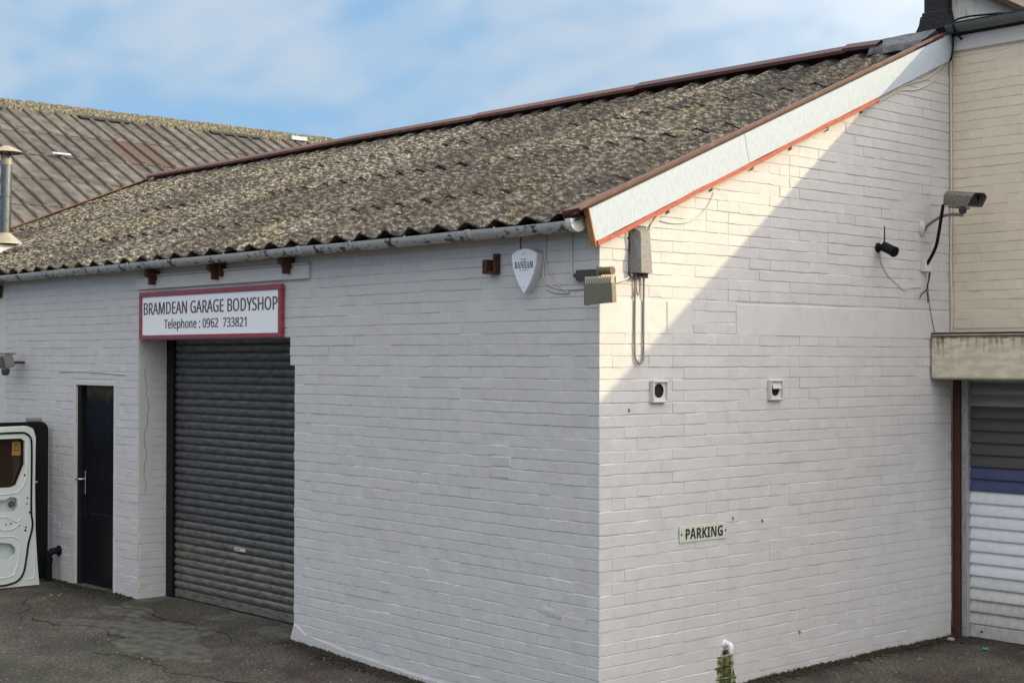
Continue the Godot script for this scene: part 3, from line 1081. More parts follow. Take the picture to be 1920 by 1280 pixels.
	part("rust_edge", Shape.new().prism(PackedVector2Array([Vector2(-0.152, topl.call(0.146) + 0.01), Vector2(-0.086, botl.call(0.08) - 0.03), Vector2(-0.078, botl.call(0.08) - 0.03), Vector2(-0.143, topl.call(0.146) + 0.01)]), 0.005, 0.0535, Transform3D(jb, Vector3.ZERO)), mat("rust_orange", lin(0.42, 0.20, 0.08), 0.6), roof)
	# dressed lead where the ridge meets the neighbour
	var ld := Shape.new()
	ld.st.set_smooth_group(0)
	var nn := FastNoiseLite.new()
	nn.frequency = 3.0
	for i in 12:
		for j in 5:
			var q: Array = []
			for o in [[0, 0], [1, 0], [1, 1], [0, 1]]:
				var x: float = lerpf(-0.60, -0.085, (i + o[0]) / 12.0)
				var a: float = lerpf(4.16 + 0.05 * absf(sin((i + o[0]) * 0.7)) + 0.08 * smoothstep(-0.35, -0.6, x), 4.52, (j + o[1]) / 5.0)
				var up_t: float = (j + o[1]) / 5.0
				q.append(at.call(x, a, (0.012 if j + o[1] == 0 else 0.052) + 0.006 * nn.get_noise_2d(x * 2.0, a * 2.0) + 0.03 * up_t * up_t))
			ld.quad(q[0], q[1], q[2], q[3], nr)
	part("lead_flashing", ld, mats["lead"], roof)


func build_gutter(g: Node3D) -> void:
	var gut := Node3D.new()
	gut.name = "gutter"
	g.add_child(gut)
	var r := 0.064
	var c := Vector3(0, 3.108, 0.155)
	var joints := [-12.8, -11.0, -9.1, -7.05, -5.2, -3.02, -1.02, -0.055]
	for k in joints.size() - 1:
		var st := SurfaceTool.new()
		st.begin(Mesh.PRIMITIVE_TRIANGLES)
		var seg := 14
		var n := 10
		for i in n + 1:
			var x := lerpf(joints[k], joints[k + 1], float(i) / n)
			var sag := -0.004 * sin(PI * i / n)
			for j in seg + 1:
				var a := PI * j / seg
				st.set_uv(Vector2(x / 3.1, float(j) / seg))
				st.add_vertex(c + Vector3(x, sag - sin(a) * r, cos(a) * r))
		for i in n:
			for j in seg:
				var q := i * (seg + 1) + j
				for v in [q, q + seg + 1, q + seg + 2, q, q + seg + 2, q + 1]:
					st.add_index(v)
		st.generate_normals()
		part("gutter_length", st.commit(), mats["gutter"], gut)
		if k > 0:
			part("union_clip", half_ring(c + Vector3(joints[k], 0, 0), r + 0.005, 0.05), mats["gutter"], gut)
	for x in [-8.05, -6.2, -5.75, -4.1, -2.35, -0.75, -1.7, -7.5]:
		part("bracket", half_ring(c + Vector3(x, 0, 0), r + 0.004, 0.022), mats["gutter"], gut)
	# round stop end, facing the sun
	var cap := PackedVector2Array()
	for j in 15:
		var a := PI * j / 14
		cap.append(Vector2(-cos(a) * (r + 0.004), -sin(a) * (r + 0.004)))
	cap.append(Vector2(r + 0.004, 0.012))
	cap.append(Vector2(-r - 0.004, 0.012))
	part("stop_end", Shape.new().prism(cap, -0.05, 0.0, Transform3D(Basis(Vector3(0, 0, -1), Vector3.UP, Vector3.RIGHT), c + Vector3(-0.03, 0, 0))), mats["pvc"], gut)


func half_ring(at: Vector3, r: float, w: float) -> ArrayMesh:
	var st := SurfaceTool.new()
	st.begin(Mesh.PRIMITIVE_TRIANGLES)
	for i in 4:
		var x: float = [-w * 0.5, -w * 0.5 + 0.003, w * 0.5 - 0.003, w * 0.5][i]
		var rr: float = r - (0.004 if i == 0 or i == 3 else 0.0)
		for j in 13:
			var a := PI * (j / 12.0 * 1.04 - 0.02)
			st.set_uv(Vector2((at.x + x) / 3.1 + 0.3, j / 12.0))
			st.add_vertex(at + Vector3(x, -sin(a) * rr, cos(a) * rr))
	for i in 3:
		for j in 12:
			var q := i * 13 + j
			for v in [q, q + 13, q + 14, q, q + 14, q + 1]:
				st.add_index(v)
	st.generate_normals()
	return st.commit()


func slat_mesh(w: float, h: float, bulge: float, flat: float, power := 0.7) -> ArrayMesh:
	var s := Shape.new()
	s.st.set_smooth_group(0)
	var prof: Array = [Vector2(0, -0.012)]
	for i in 9:
		var t := i / 8.0
		prof.append(Vector2(flat * h + t * h * (1.0 - flat) * 0.97, bulge * pow(sin(PI * clampf(t, 0.0, 1.0)), power)))
	prof.append(Vector2(h, -0.006))
	for i in prof.size() - 1:
		var p: Vector2 = prof[i]
		var q: Vector2 = prof[i + 1]
		if i == 0 or i == prof.size() - 2:
			s.st.set_smooth_group(-1)
		else:
			s.st.set_smooth_group(1)
		s.quad(Vector3(-w * 0.5, p.x, p.y), Vector3(w * 0.5, p.x, p.y), Vector3(w * 0.5, q.x, q.y), Vector3(-w * 0.5, q.x, q.y), Vector3(0, -(q.y - p.y), q.x - p.x))
	s.st.set_smooth_group(-1)
	s.quad(Vector3(-w * 0.5, 0, -0.012), Vector3(w * 0.5, 0, -0.012), Vector3(w * 0.5, h, -0.013), Vector3(-w * 0.5, h, -0.013), Vector3.FORWARD)
	return s.done()


# a slat whose face leans back, with a lip over the one below
func lap_slat(w: float, h: float) -> ArrayMesh:
	var s := Shape.new()
	var prof := [Vector2(0.0, -0.006), Vector2(0.004, 0.012), Vector2(0.010, 0.016), Vector2(0.018, 0.0165), Vector2(0.05, 0.010), Vector2(h - 0.012, -0.001), Vector2(h - 0.006, -0.005), Vector2(h + 0.002, -0.007)]
	s.st.set_smooth_group(1)
	for i in prof.size() - 1:
		var p: Vector2 = prof[i]
		var q: Vector2 = prof[i + 1]
		s.quad(Vector3(-w * 0.5, p.x, p.y), Vector3(w * 0.5, p.x, p.y), Vector3(w * 0.5, q.x, q.y), Vector3(-w * 0.5, q.x, q.y), Vector3(0, -(q.y - p.y), q.x - p.x))
	s.st.set_smooth_group(-1)
	s.quad(Vector3(-w * 0.5, 0, -0.010), Vector3(w * 0.5, 0, -0.010), Vector3(w * 0.5, h, -0.011), Vector3(-w * 0.5, h, -0.011), Vector3.FORWARD)
	return s.done()


func build_shutter(g: Node3D) -> void:
	var sh := Node3D.new()
	sh.name = "roller_shutter"
	g.add_child(sh)
	var zc := -0.315
	var w := 2.40
	var xc := -4.60
	var sm := slat_mesh(w, 0.070, 0.010, 0.24, 0.5)
	for k in 34:
		var y := 0.135 + 0.070 * k
		var m := "slat0"
		if k < 6:
			m = "slat2"
		elif k < 9 or k > 29:
			m = "slat1"
		var o := part("slat", sm, mats[m], sh)
		o.position = Vector3(xc, y, zc + rng.randf_range(-0.002, 0.002))
		o.rotation.z = rng.randf_range(-0.0008, 0.0008)
	part("bottom_rail", Shape.new().span(Vector3(xc - w * 0.5, 0.062, zc - 0.012), Vector3(xc + w * 0.5, 0.134, zc + 0.008), 0.004), mats["slat2"], sh)
	part("guide_rail", Shape.new().span(Vector3(-5.925, 0.02, zc - 0.035), Vector3(-5.80, 2.6, zc + 0.035), 0.004), mats["black_gloss"], sh)
	part("guide_rail", Shape.new().span(Vector3(-3.45, 0.02, zc - 0.035), Vector3(-3.40, 2.6, zc + 0.03), 0.004), mats["black_gloss"], sh)
	part("maker_label", Shape.new().span(Vector3(-4.755, 0.58, zc + 0.013), Vector3(-4.58, 0.612, zc + 0.017), 0.001), mats["label_white"], sh)
	part("maker_label_print", Shape.new().span(Vector3(-4.74, 0.590, zc + 0.0165), Vector3(-4.66, 0.603, zc + 0.0178)), mat("faded_red", lin(0.35, 0.16, 0.16), 0.5), sh)


func build_black_door(g: Node3D) -> void:
	var d := part("door", Shape.new().span(Vector3(-7.165, 0.065, -0.10), Vector3(-6.405, 1.985, -0.055), 0.004), mats["door_black"], g)
	var df := SurfaceTool.new()
	df.begin(Mesh.PRIMITIVE_TRIANGLES)
	df.set_normal(Vector3.BACK)
	for v in [[0, 0], [1, 0], [1, 1], [0, 0], [1, 1], [0, 1]]:
		df.set_uv(Vector2(v[0], v[1]))
		df.add_vertex(Vector3(lerpf(-7.075, -6.407, v[0]), lerpf(1.984, 0.76, v[1]), -0.0545))
	var dm := StandardMaterial3D.new()
	dm.albedo_texture = door_map()
	dm.roughness = 0.55
	dm.metallic_specular = 0.2
	part("door_skin", df.commit(), dm, d)
	part("kick_plate", Shape.new().span(Vector3(-7.07, 0.09, -0.0549), Vector3(-6.42, 0.74, -0.046), 0.003), mats["black_gloss"], d)
	var fr := part("door_frame", Shape.new().span(Vector3(-7.225, 0.0, -0.11), Vector3(-7.185, 2.03, 0.009), 0.003), mats["trim_wood"], g)
	part("door_frame_side", Shape.new().span(Vector3(-6.40, 0.0, -0.11), Vector3(-6.365, 2.03, 0.009), 0.003), mats["trim_wood"], fr)
	part("door_frame_head", Shape.new().span(Vector3(-7.184, 1.99, -0.11), Vector3(-6.401, 2.03, 0.009), 0.003), mats["trim_wood"], fr)
	part("door_stop", Shape.new().span(Vector3(-7.1845, 0.05, -0.05), Vector3(-7.115, 1.989, -0.012), 0.003), mats["black"], fr)
	part("door_sill", Shape.new().span(Vector3(-7.184, 0.0, -0.11), Vector3(-6.401, 0.055, 0.03), 0.006), mats["concrete"], fr)
	var hd := part("door_handle", Shape.new().span(Vector3(-7.105, 0.925, -0.048), Vector3(-7.065, 1.155, -0.038), 0.004), mats["steel"], d)
	part("lever", Shape.new().tube([Vector3(-7.085, 1.075, -0.04), Vector3(-7.085, 1.075, 0.012), Vector3(-7.10, 1.075, 0.016), Vector3(-7.145, 1.072, 0.016)], 0.011, 8), mats["steel"], hd)
	part("raised_join", Shape.new().tube([Vector3(-7.55, 2.117, 0.006), Vector3(-7.1, 2.125, 0.008), Vector3(-6.6, 2.112, 0.008), Vector3(-6.15, 2.10, 0.006)], 0.007, 6), mats["paint1"], g)


# ------------------------------------------------------------------ neighbour on the right
func build_neighbour() -> void:
	var g := thing("neighbour_building", "cream painted brick building with stained concrete lintel over white shutter", "building")
	var cream: Array = [mats["cream0"], mats["cream1"], mats["cream2"]]
	var s := Shape.new()
	s.span(Vector3(0.0, 2.44, -4.30), Vector3(13.0, 4.83, -4.0))
	s.span(Vector3(4.2, -0.4, -4.30), Vector3(13.0, 2.44, -4.0))
	var fw := part("front_wall", s, cream[0], g)
	lay(fw, Vector3(0, 0, -4.0), Basis(), 0.03, 13.0, 2.35 - 0.075 * 35, 67, [Rect2(-1, -1, 5.2, 3.475), Rect2(-1, 4.72, 8, 1)], func(_u): return 99.0, cream, brick_sets(0.005, 0.0035, 0.0016), 0.06)
	part("side_wall", Shape.new().span(Vector3(12.7, -0.4, -9.0), Vector3(13.0, 4.83, -4.301)), cream[1], g)
	part("rear_wall", Shape.new().span(Vector3(0.0, -0.4, -9.3), Vector3(13.0, 4.83, -9.001)), cream[1], g)
	part("party_wall", Shape.new().span(Vector3(-0.299, -0.4, -9.0), Vector3(-0.001, 4.83, -4.301)), cream[1], g)
	# concrete lintel: front with run-off stains
	var l := Shape.new()
	l.span(Vector3(0.012, 2.097, -4.06), Vector3(4.6, 2.452, -3.7), 0.008)
	var ln := part("lintel", l, mat("lintel_body", lin(0.6, 0.53, 0.41), 0.9, 0.0, noise_tex(0.02, 256, 4, [0.0, grey(0.6), 1.0, grey(1.0)]), Vector3.ONE), g)
	var st := SurfaceTool.new()
	st.begin(Mesh.PRIMITIVE_TRIANGLES)
	st.set_normal(Vector3.BACK)
	for v in [[0, 0], [1, 0], [1, 1], [0, 0], [1, 1], [0, 1]]:
		st.set_uv(Vector2(v[0] * 2.6, v[1]))
		st.add_vertex(Vector3(lerpf(0.021, 4.59, v[0]), lerpf(2.443, 2.106, v[1]), -3.697))
	part("lintel_face", st.commit(), mats["lintel"], ln)
	part("lead_strip", Shape.new().span(Vector3(0.012, 2.4525, -3.98), Vector3(4.6, 2.466, -3.705), 0.003), mats["felt"], ln)
	# shutter frame and slats
	part("red_post", Shape.new().span(Vector3(0.006, -0.2, -4.25), Vector3(0.063, 2.096, -4.02), 0.003), mats["red_dark"], g)
	var sh := Node3D.new()
	sh.name = "roller_shutter"
	g.add_child(sh)
	var gr := part("guide_rail", Shape.new().span(Vector3(0.066, 0.035, -4.12), Vector3(0.121, 2.096, -4.05), 0.003), mats["rail"], sh)
	for y in [1.85, 1.38, 0.92, 0.48, 0.12]:
		part("rail_screw", Shape.new().lathe([Vector2(0.006, 0), Vector2(0.005, 0.003), Vector2(0, 0.0035)], Vector3(0.098, y, -4.0499), Basis(Vector3.RIGHT, PI / 2), 8), mats["dark_box"], gr)
	var sm := slat_mesh(4.0, 0.0960, 0.010, 0.13, 0.4)
	var tilted := lap_slat(4.0, 0.0962)
	var y := 0.148
	for k in 21:
		var m := "big_slat_white"
		if k < 2:
			m = "big_slat_dirty"
		elif k < 4:
			m = "big_slat_dusty"
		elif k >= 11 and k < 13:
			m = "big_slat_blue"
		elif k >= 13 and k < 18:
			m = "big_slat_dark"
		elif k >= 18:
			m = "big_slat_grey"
		var o := part("slat", tilted, mats[m], sh)
		o.position = Vector3(2.115, y, -4.10)
		y += 0.0962
	part("bottom_rail", Shape.new().span(Vector3(0.122, 0.045, -4.115), Vector3(4.1, 0.147, -4.085), 0.004), mats["big_slat_dirty"], sh)
	part("rail_bolt", Shape.new().lathe([Vector2(0.011, 0), Vector2(0.009, 0.008), Vector2(0, 0.009)], Vector3(0.225, 0.098, -4.0849), Basis(Vector3.RIGHT, PI / 2), 8), mats["dark_box"], sh)
	# eaves: fascia, gutter, dark apron
	part("fascia", Shape.new().span(Vector3(0.03, 4.715, -3.998), Vector3(13.0, 4.835, -3.965), 0.004), mats["trim_wood"], g)
	var gt := Shape.new()
	gt.st.set_smooth_group(0)
	for j in 12:
		var a := PI * j / 12.0
		var b := PI * (j + 1) / 12.0
		var o := Vector3(0, -sin((a + b) * 0.5), cos((a + b) * 0.5))
		var c := Vector3(0, 4.905, -3.90)
		gt.quad(c + Vector3(0.05, -sin(a) * 0.058, cos(a) * 0.058), c + Vector3(13.05, -sin(a) * 0.058, cos(a) * 0.058), c + Vector3(13.05, -sin(b) * 0.058, cos(b) * 0.058), c + Vector3(0.05, -sin(b) * 0.058, cos(b) * 0.058), o)
	gt.prism(PackedVector2Array([Vector2(-0.058, 0), Vector2(-0.041, -0.041), Vector2(0, -0.058), Vector2(0.041, -0.041), Vector2(0.058, 0)]), 0.0, 0.004, Transform3D(Basis(Vector3(0, 0, -1), Vector3.UP, Vector3.RIGHT), Vector3(0.05, 4.905, -3.90)))
	part("gutter", gt, mats["grey_gutter"], g)
	part("gutter_bracket", Shape.new().tube([Vector3(0.13, 4.80, -3.96), Vector3(0.13, 4.825, -3.90), Vector3(0.13, 4.86, -3.85), Vector3(0.13, 4.90, -3.838)], 0.009, 6), mats["black"], g)
	# low lead covered roof behind the gutter, then a white panel with a raking verge
	var ap := Shape.new().prism(PackedVector2Array([Vector2(3.86, 4.925), Vector2(4.62, 5.055), Vector2(4.62, 4.82), Vector2(4.0, 4.83), Vector2(3.86, 4.90)]), -0.05, 13.05, Transform3D(Basis(Vector3(0, 0, -1), Vector3.UP, Vector3.RIGHT), Vector3.ZERO))
	part("roof_apron", ap, mats["felt"], g)
	part("roof_deck", Shape.new().span(Vector3(-0.3, 4.84, -9.3), Vector3(13.0, 5.02, -4.625)), mats["felt"], g)
	var pan := Shape.new().prism(PackedVector2Array([Vector2(-0.20, 4.93), Vector2(0.56, 4.93), Vector2(0.44, 5.0), Vector2(0.17, 5.16), Vector2(-0.20, 5.375)]), 0.0, 0.05, Transform3D(Basis(), Vector3(0, 0, -4.35)))
	part("white_panel", pan, mats["peeling"], g)
	part("verge_board", Shape.new().prism(PackedVector2Array([Vector2(-0.22, 5.387), Vector2(0.60, 4.912), Vector2(0.62, 4.935), Vector2(-0.20, 5.415)]), 0.0, 0.16, Transform3D(Basis(), Vector3(0, 0, -4.345))), mats["tan_dark"], g)
	part("verge_roof", Shape.new().prism(PackedVector2Array([Vector2(-0.20, 5.417), Vector2(0.64, 4.925), Vector2(0.66, 4.955), Vector2(-0.18, 5.45)]), -1.5, 0.19, Transform3D(Basis(), Vector3(0, 0, -4.345))), mat("verge_tile", lin(0.14, 0.10, 0.07), 0.9, 0.0, noise_tex(0.04, 256, 4, [0.0, grey(0.5), 1.0, grey(1.0)]), Vector3.ONE * 3.0), g)
	# felt clad upstand that rises out of the ridge
	var up := Shape.new()
	up.prism(PackedVector2Array([Vector2(-0.62, 4.86), Vector2(-0.06, 4.80), Vector2(-0.07, 4.92), Vector2(-0.13, 5.02), Vector2(-0.155, 5.10), Vector2(-0.395, 5.10), Vector2(-0.41, 5.03), Vector2(-0.47, 4.93)]), 0.0, 0.2, Transform3D(Basis(), Vector3(0, 0, -4.39)))
	var us := part("upstand_skirt", up, mats["felt"], g)
	part("upstand", Shape.new().span(Vector3(-0.385, 5.10, -4.36), Vector3(-0.165, 5.52, -4.22), 0.012), mats["felt"], g)
	part("upstand_lap", Shape.new().span(Vector3(-0.395, 5.098, -4.37), Vector3(-0.158, 5.135, -4.208), 0.006), mats["felt"], us)


# ------------------------------------------------------------------ large roof behind
func build_barn() -> void:
	var g := thing("barn_building", "long ribbed asbestos cement roof behind the garage with lichened ridge wall", "building")
	var t := 0.49
	var ln := sqrt(1.0 + t * t)
	var dn := Vector3(1, -t, 0) / ln
	var nr := Vector3(t, 1, 0) / ln
	var ridge := Vector3(-21.82, 7.039, 0)
	# ribbed sheets, eight rows down the slope
	var rib := 0.335
	var prof: Array = []
	for k in 3:
		var o := rib * k
		prof.append_array([Vector2(o, 0.0), Vector2(o + 0.245, 0.0), Vector2(o + 0.256, 0.036), Vector2(o + 0.285, 0.048), Vector2(o + 0.320, 0.036), Vector2(o + 0.335, 0.0)])
	var row := 1.28
	var mesh := SurfaceTool.new()
	mesh.begin(Mesh.PRIMITIVE_TRIANGLES)
	var sh := Shape.new()
	sh.st.set_smooth_group(-1)
	for i in prof.size() - 1:
		var p: Vector2 = prof[i]
		var q: Vector2 = prof[i + 1]
		if q.x - p.x < 0.0001:
			continue
		var o := Vector3(0, q.x - p.x, (q.y - p.y))
		sh.quad(Vector3(0, p.y, -p.x), Vector3(row + 0.1, p.y - 0.004, -p.x), Vector3(row + 0.1, q.y - 0.004, -q.x), Vector3(0, q.y, -q.x), o)
		sh.quad(Vector3(row + 0.1, p.y - 0.004, -p.x), Vector3(row + 0.1, q.y - 0.004, -q.x), Vector3(row + 0.1, q.y - 0.024, -q.x), Vector3(row + 0.1, p.y - 0.024, -p.x), Vector3.RIGHT)
	var sm := sh.done()
	var turn := Basis(dn, nr, Vector3.BACK)
	var roof := Node3D.new()
	roof.name = "roof"
	g.add_child(roof)
	var cols := 18
	for r in 6:
		for c in cols:
			var z := -0.9 - c * rib * 3.0 - (0.0)
			var o := part("roof_sheet", sm, mats["barn_sheet%d" % (1 if rng.randf() < 0.3 else 0)], roof)
			var p := ridge + dn * (0.05 + r * row + rng.randf_range(-0.02, 0.02)) + nr * (0.020 * (6 - r) + rng.randf_range(0.0, 0.008)) + Vector3(0, 0, z)
			o.transform = Transform3D(turn, p)
			if r == 1 and (c == 6):
				o.material_override = mats["barn_brown"]
				tag(o, "newer brown ribbed sheet among the grey ones")
	# rib studs
	var studs := Shape.new()
	for r in 6:
		for k in cols * 3:
			if rng.randf() < 0.35:
				continue
			var p := ridge + dn * (0.12 + (r + 1) * row - 0.05) + nr * 0.06 + Vector3(0, 0, -0.9 - k * rib - 0.285)
			studs.tube([p, p + nr * 0.05], 0.016, 5)
	part("sheet_bolts", studs, mats["tan_dark"], roof).set_meta("kind", "stuff")
	part("repair_strip", Shape.new().box(ridge + dn * 2.72 + nr * 0.16 + Vector3(0, 0, -5.55), Vector3(0.07, 0.02, 0.36), 0.004, turn), mats["board"], roof)
	# ridge wall with lichen and dark flashings at its foot
	var wall := Shape.new()
	wall.st.set_smooth_group(-1)
	var n := FastNoiseLite.new()
	n.frequency = 2.0
	n.fractal_octaves = 4
	var steps := 320
	for i in steps:
		var z0 := -0.5 - 18.6 * i / steps
		var z1 := -0.5 - 18.6 * (i + 1) / steps
		var hs: Array = []
		for z in [z0, z1]:
			var b := n.get_noise_1d(z * 1.5)
			hs.append([0.05 + 0.05 * b, 0.285 + 0.035 * n.get_noise_1d(z * 4.0 + 50), 0.05 + 0.03 * n.get_noise_1d(z * 3.0 + 90)])
		var pr := func(z: float, h: Array) -> Array: return [ridge + Vector3(0.14 + h[0], -0.16, z), ridge + Vector3(0.10 + h[2], 0.13, z), ridge + Vector3(0.06 + h[2], h[1] - 0.03, z), ridge + Vector3(0.02, h[1], z), ridge + Vector3(-0.22, h[1], z), ridge + Vector3(-0.24, -0.2, z)]
		var a: Array = pr.call(z0, hs[0])
		var b2: Array = pr.call(z1, hs[1])
		for k in 5:
			wall.quad(a[k], a[k + 1], b2[k + 1], b2[k], Vector3(1.0 if k < 3 else -0.2, 0.6, 0))
	part("ridge_wall", wall, mats["parapet"], g)
	for f in [[-4.9, 0.5], [-7.0, 1.1], [-10.0, 1.3], [-14.2, 1.2]]:
		part("dark_flashing", Shape.new().box(ridge + Vector3(0.24, 0.06, f[0] - f[1] * 0.5), Vector3(0.14, 0.03, f[1]), 0.006, Basis(Vector3.BACK, -0.46)), mats["felt"], g)
	part("white_cap", Shape.new().box(ridge + Vector3(0.16, 0.15, -12.3), Vector3(0.10, 0.09, 0.42), 0.01), mats["board"], g)
	# body below and far slope
	part("front_wall", Shape.new().span(Vector3(-14.9, -0.4, -19.0), Vector3(-14.6, 3.35, -0.8)), mats["barn_wall"], g)
	part("end_wall", Shape.new().prism(PackedVector2Array([Vector2(-28.8, -0.4), Vector2(-14.9, -0.4), Vector2(-14.9, 3.5), Vector2(-21.82, 6.9), Vector2(-28.8, 3.5)]), 0.0, 0.3, Transform3D(Basis(), Vector3(0, 0, -1.2))), mats["barn_wall"], g)
	part("end_wall", Shape.new().prism(PackedVector2Array([Vector2(-28.8, -0.4), Vector2(-14.9, -0.4), Vector2(-14.9, 3.5), Vector2(-21.82, 6.9), Vector2(-28.8, 3.5)]), 0.0, 0.3, Transform3D(Basis(), Vector3(0, 0, -19.0))), mats["barn_wall"], g)
	var back := Shape.new()
	back.quad(ridge + Vector3(-0.05, 0, -0.9), ridge + Vector3(-0.05, 0, -19.1), ridge + Vector3(-7.4, -3.6, -19.1), ridge + Vector3(-7.4, -3.6, -0.9), Vector3(-0.5, 1, 0))
	back.quad(ridge + Vector3(-0.05, -0.05, -0.9), ridge + Vector3(-0.05, -0.05, -19.1), ridge + Vector3(-7.4, -3.65, -19.1), ridge + Vector3(-7.4, -3.65, -0.9), Vector3(0.5, -1, 0))
	part("rear_roof_slope", back, mats["barn_sheet0"], g)


# ------------------------------------------------------------------ text
func letters(txt: String, font: String, weight: int, h: float, depth: float, wide: float, m: Material, parent: Node3D, at: Transform3D, called := "lettering", bold := 0.0) -> MeshInstance3D:
	var f := SystemFont.new()
	f.font_names = PackedStringArray([font])
	f.font_weight = weight
	var fv := FontVariation.new()
	fv.base_font = f
	var t := TextMesh.new()
	t.text = txt
	t.font = fv
	t.font_size = 64
	t.pixel_size = h / 64.0
	t.depth = depth
	t.curve_step = 1.5
	var o := MeshInstance3D.new()
	o.mesh = t
	o.material_override = m
	o.name = numbered(parent, called)
	parent.add_child(o)
	var box := t.get_aabb()
	var sx := wide / box.size.x
	o.transform = at * Transform3D(Basis.from_scale(Vector3(sx, 1, 1)), Vector3(-bold, 0, 0))
	if bold > 0.0:                                             # a second coat of paint, a hair to the side
		var o2 := o.duplicate()
		o2.name = numbered(parent, called)
		parent.add_child(o2)
		o2.transform = at * Transform3D(Basis.from_scale(Vector3(sx, 1, 1)), Vector3(bold, bold * 0.5, 0.0004))
	return o


# ------------------------------------------------------------------ things on the front wall
func build_front_fittings() -> void:
	var sg := thing("shop_sign", "white sign with red frame naming the garage bodyshop above the shutter", "sign", Vector3(-4.68, 2.635, 0.012))
	var hw := 1.165
	var hh := 0.212
	part("sign_board", Shape.new().span(Vector3(-hw + 0.03, -hh + 0.03, 0.0), Vector3(hw - 0.03, hh - 0.03, 0.022)), mats["sign_white"], sg)
	for fr in [[-hw, hh - 0.042, hw, hh], [-hw, -hh, hw, -hh + 0.036], [-hw, -hh + 0.0361, -hw + 0.042, hh - 0.0421], [hw - 0.042, -hh + 0.0361, hw, hh - 0.0421]]:
		part("sign_frame", Shape.new().span(Vector3(fr[0], fr[1], 0.0), Vector3(fr[2], fr[3], 0.036), 0.004), mats["sign_red"], sg)
	letters("BRAMDEAN GARAGE BODYSHOP", "Droid Sans", 400, 0.148, 0.002, 2.19, mats["sign_ink"], sg, Transform3D(Basis(), Vector3(0, 0.060, 0.0232)), "lettering", 0.0026)
	letters("Telephone : 0962  733821", "Droid Sans", 400, 0.108, 0.002, 1.36, mats["sign_ink"], sg, Transform3D(Basis(), Vector3(-0.03, -0.082, 0.0232)), "lettering", 0.0018)

	# shield shaped alarm box
	var al := thing("alarm_box", "white shield shaped burglar alarm box high on the front wall", "alarm box", Vector3(-0.615, 2.838, 0.006))
	var sp := PackedVector2Array()
	for k in 9:
		var t := -1.0 + 2.0 * k / 8.0
		sp.append(Vector2(t * 0.118, 0.098 + 0.034 * (1.0 - t * t)))
	for k in range(1, 9):
		var t := k / 8.0
		sp.append(Vector2(0.118 * (1.0 - pow(t, 2.0)) if k < 8 else 0.0, 0.098 - 0.255 * t))
	for k in range(1, 8):
		var t := 1.0 - k / 8.0
		sp.append(Vector2(-0.118 * (1.0 - pow(t, 2.0)), 0.098 - 0.255 * t))
	var body := PackedVector2Array()
	for p in sp:
		body.append(p * 1.02)
	part("alarm_body", Shape.new().prism(body, 0.0, 0.062), mats["alarm_side"], al)
	part("alarm_cover", Shape.new().prism(sp, 0.062, 0.072), mats["alarm_face"], al)
	letters("BANHAM", "Droid Serif", 700, 0.062, 0.001, 0.178, mats["navy_ink"], al, Transform3D(Basis(), Vector3(0, 0.026, 0.0725)))
	letters("EST 1926", "Droid Sans", 400, 0.013, 0.001, 0.05, mats["navy_ink"], al, Transform3D(Basis(), Vector3(0, 0.062, 0.0725)))
	letters("SECURITY", "Droid Sans", 400, 0.014, 0.001, 0.085, mats["grey_ink"], al, Transform3D(Basis(), Vector3(0, -0.008, 0.0725)))
	for y in [0.100, -0.118]:
		part("alarm_screw", Shape.new().lathe([Vector2(0.005, 0), Vector2(0.004, 0.002), Vector2(0, 0.0025)], Vector3(0, y, 0.072), Basis(Vector3.RIGHT, PI / 2), 8), mats["grey_ink"], al)

	# red brown bracket left on the wall
	var br := thing("iron_bracket", "red brown stepped iron bracket on the wall left of the alarm box", "bracket", Vector3(-0.965, 2.872, 0.0))
	part("back_plate", Shape.new().span(Vector3(-0.015, -0.055, 0.006), Vector3(0.04, 0.085, 0.03), 0.004), mats["rust"], br)
	part("side_block", Shape.new().span(Vector3(-0.065, -0.05, 0.006), Vector3(-0.02, 0.045, 0.08), 0.004), mats["rust"], br)
	part("lower_web", Shape.new().span(Vector3(-0.021, -0.052, 0.006), Vector3(0.036, -0.035, 0.07), 0.003), mats["rust"], br)
	part("side_web", Shape.new().span(Vector3(0.025, -0.036, 0.03), Vector3(0.041, 0.075, 0.06), 0.003), mats["rust"], br)

	# cables on the front wall near the corner
	cable("front_cable", "pale cable dropping from the gutter and curving to the corner floodlight", [Vector3(-0.49, 3.05, 0.014), Vector3(-0.49, 2.90, 0.014), Vector3(-0.50, 2.80, 0.014), Vector3(-0.46, 2.74, 0.014), Vector3(-0.36, 2.705, 0.014), Vector3(-0.25, 2.695, 0.014), Vector3(-0.02, 2.70, 0.016)], 0.0055, "cable_paint")
	cable("front_cable", "thin pale cable branching off in a slack loop beside the alarm box", [Vector3(-0.475, 3.05, 0.014), Vector3(-0.475, 2.88, 0.014), Vector3(-0.42, 2.80, 0.014), Vector3(-0.36, 2.73, 0.014), Vector3(-0.30, 2.69, 0.014), Vector3(-0.26, 2.675, 0.014), Vector3(-0.38, 2.68, 0.014), Vector3(-0.47, 2.71, 0.014)], 0.0045, "cable_paint")
	cable("front_cable", "straight painted cable running down into the dark box at the corner", [Vector3(-0.235, 3.06, 0.014), Vector3(-0.235, 2.83, 0.014), Vector3(-0.23, 2.775, 0.014), Vector3(-0.20, 2.75, 0.016), Vector3(-0.16, 2.742, 0.02)], 0.006, "cable_paint")
	cable("front_cable", "short rusty wire hanging from the gutter above the alarm box", [Vector3(-0.72, 3.06, 0.012), Vector3(-0.72, 2.99, 0.012), Vector3(-0.715, 2.93, 0.012)], 0.003, "rust")

	# floodlight with sensor at the far left
	var fl := thing("floodlight", "grey floodlight with dark sensor below at the left end of the front wall", "floodlight", Vector3(-8.50, 2.205, 0.03))
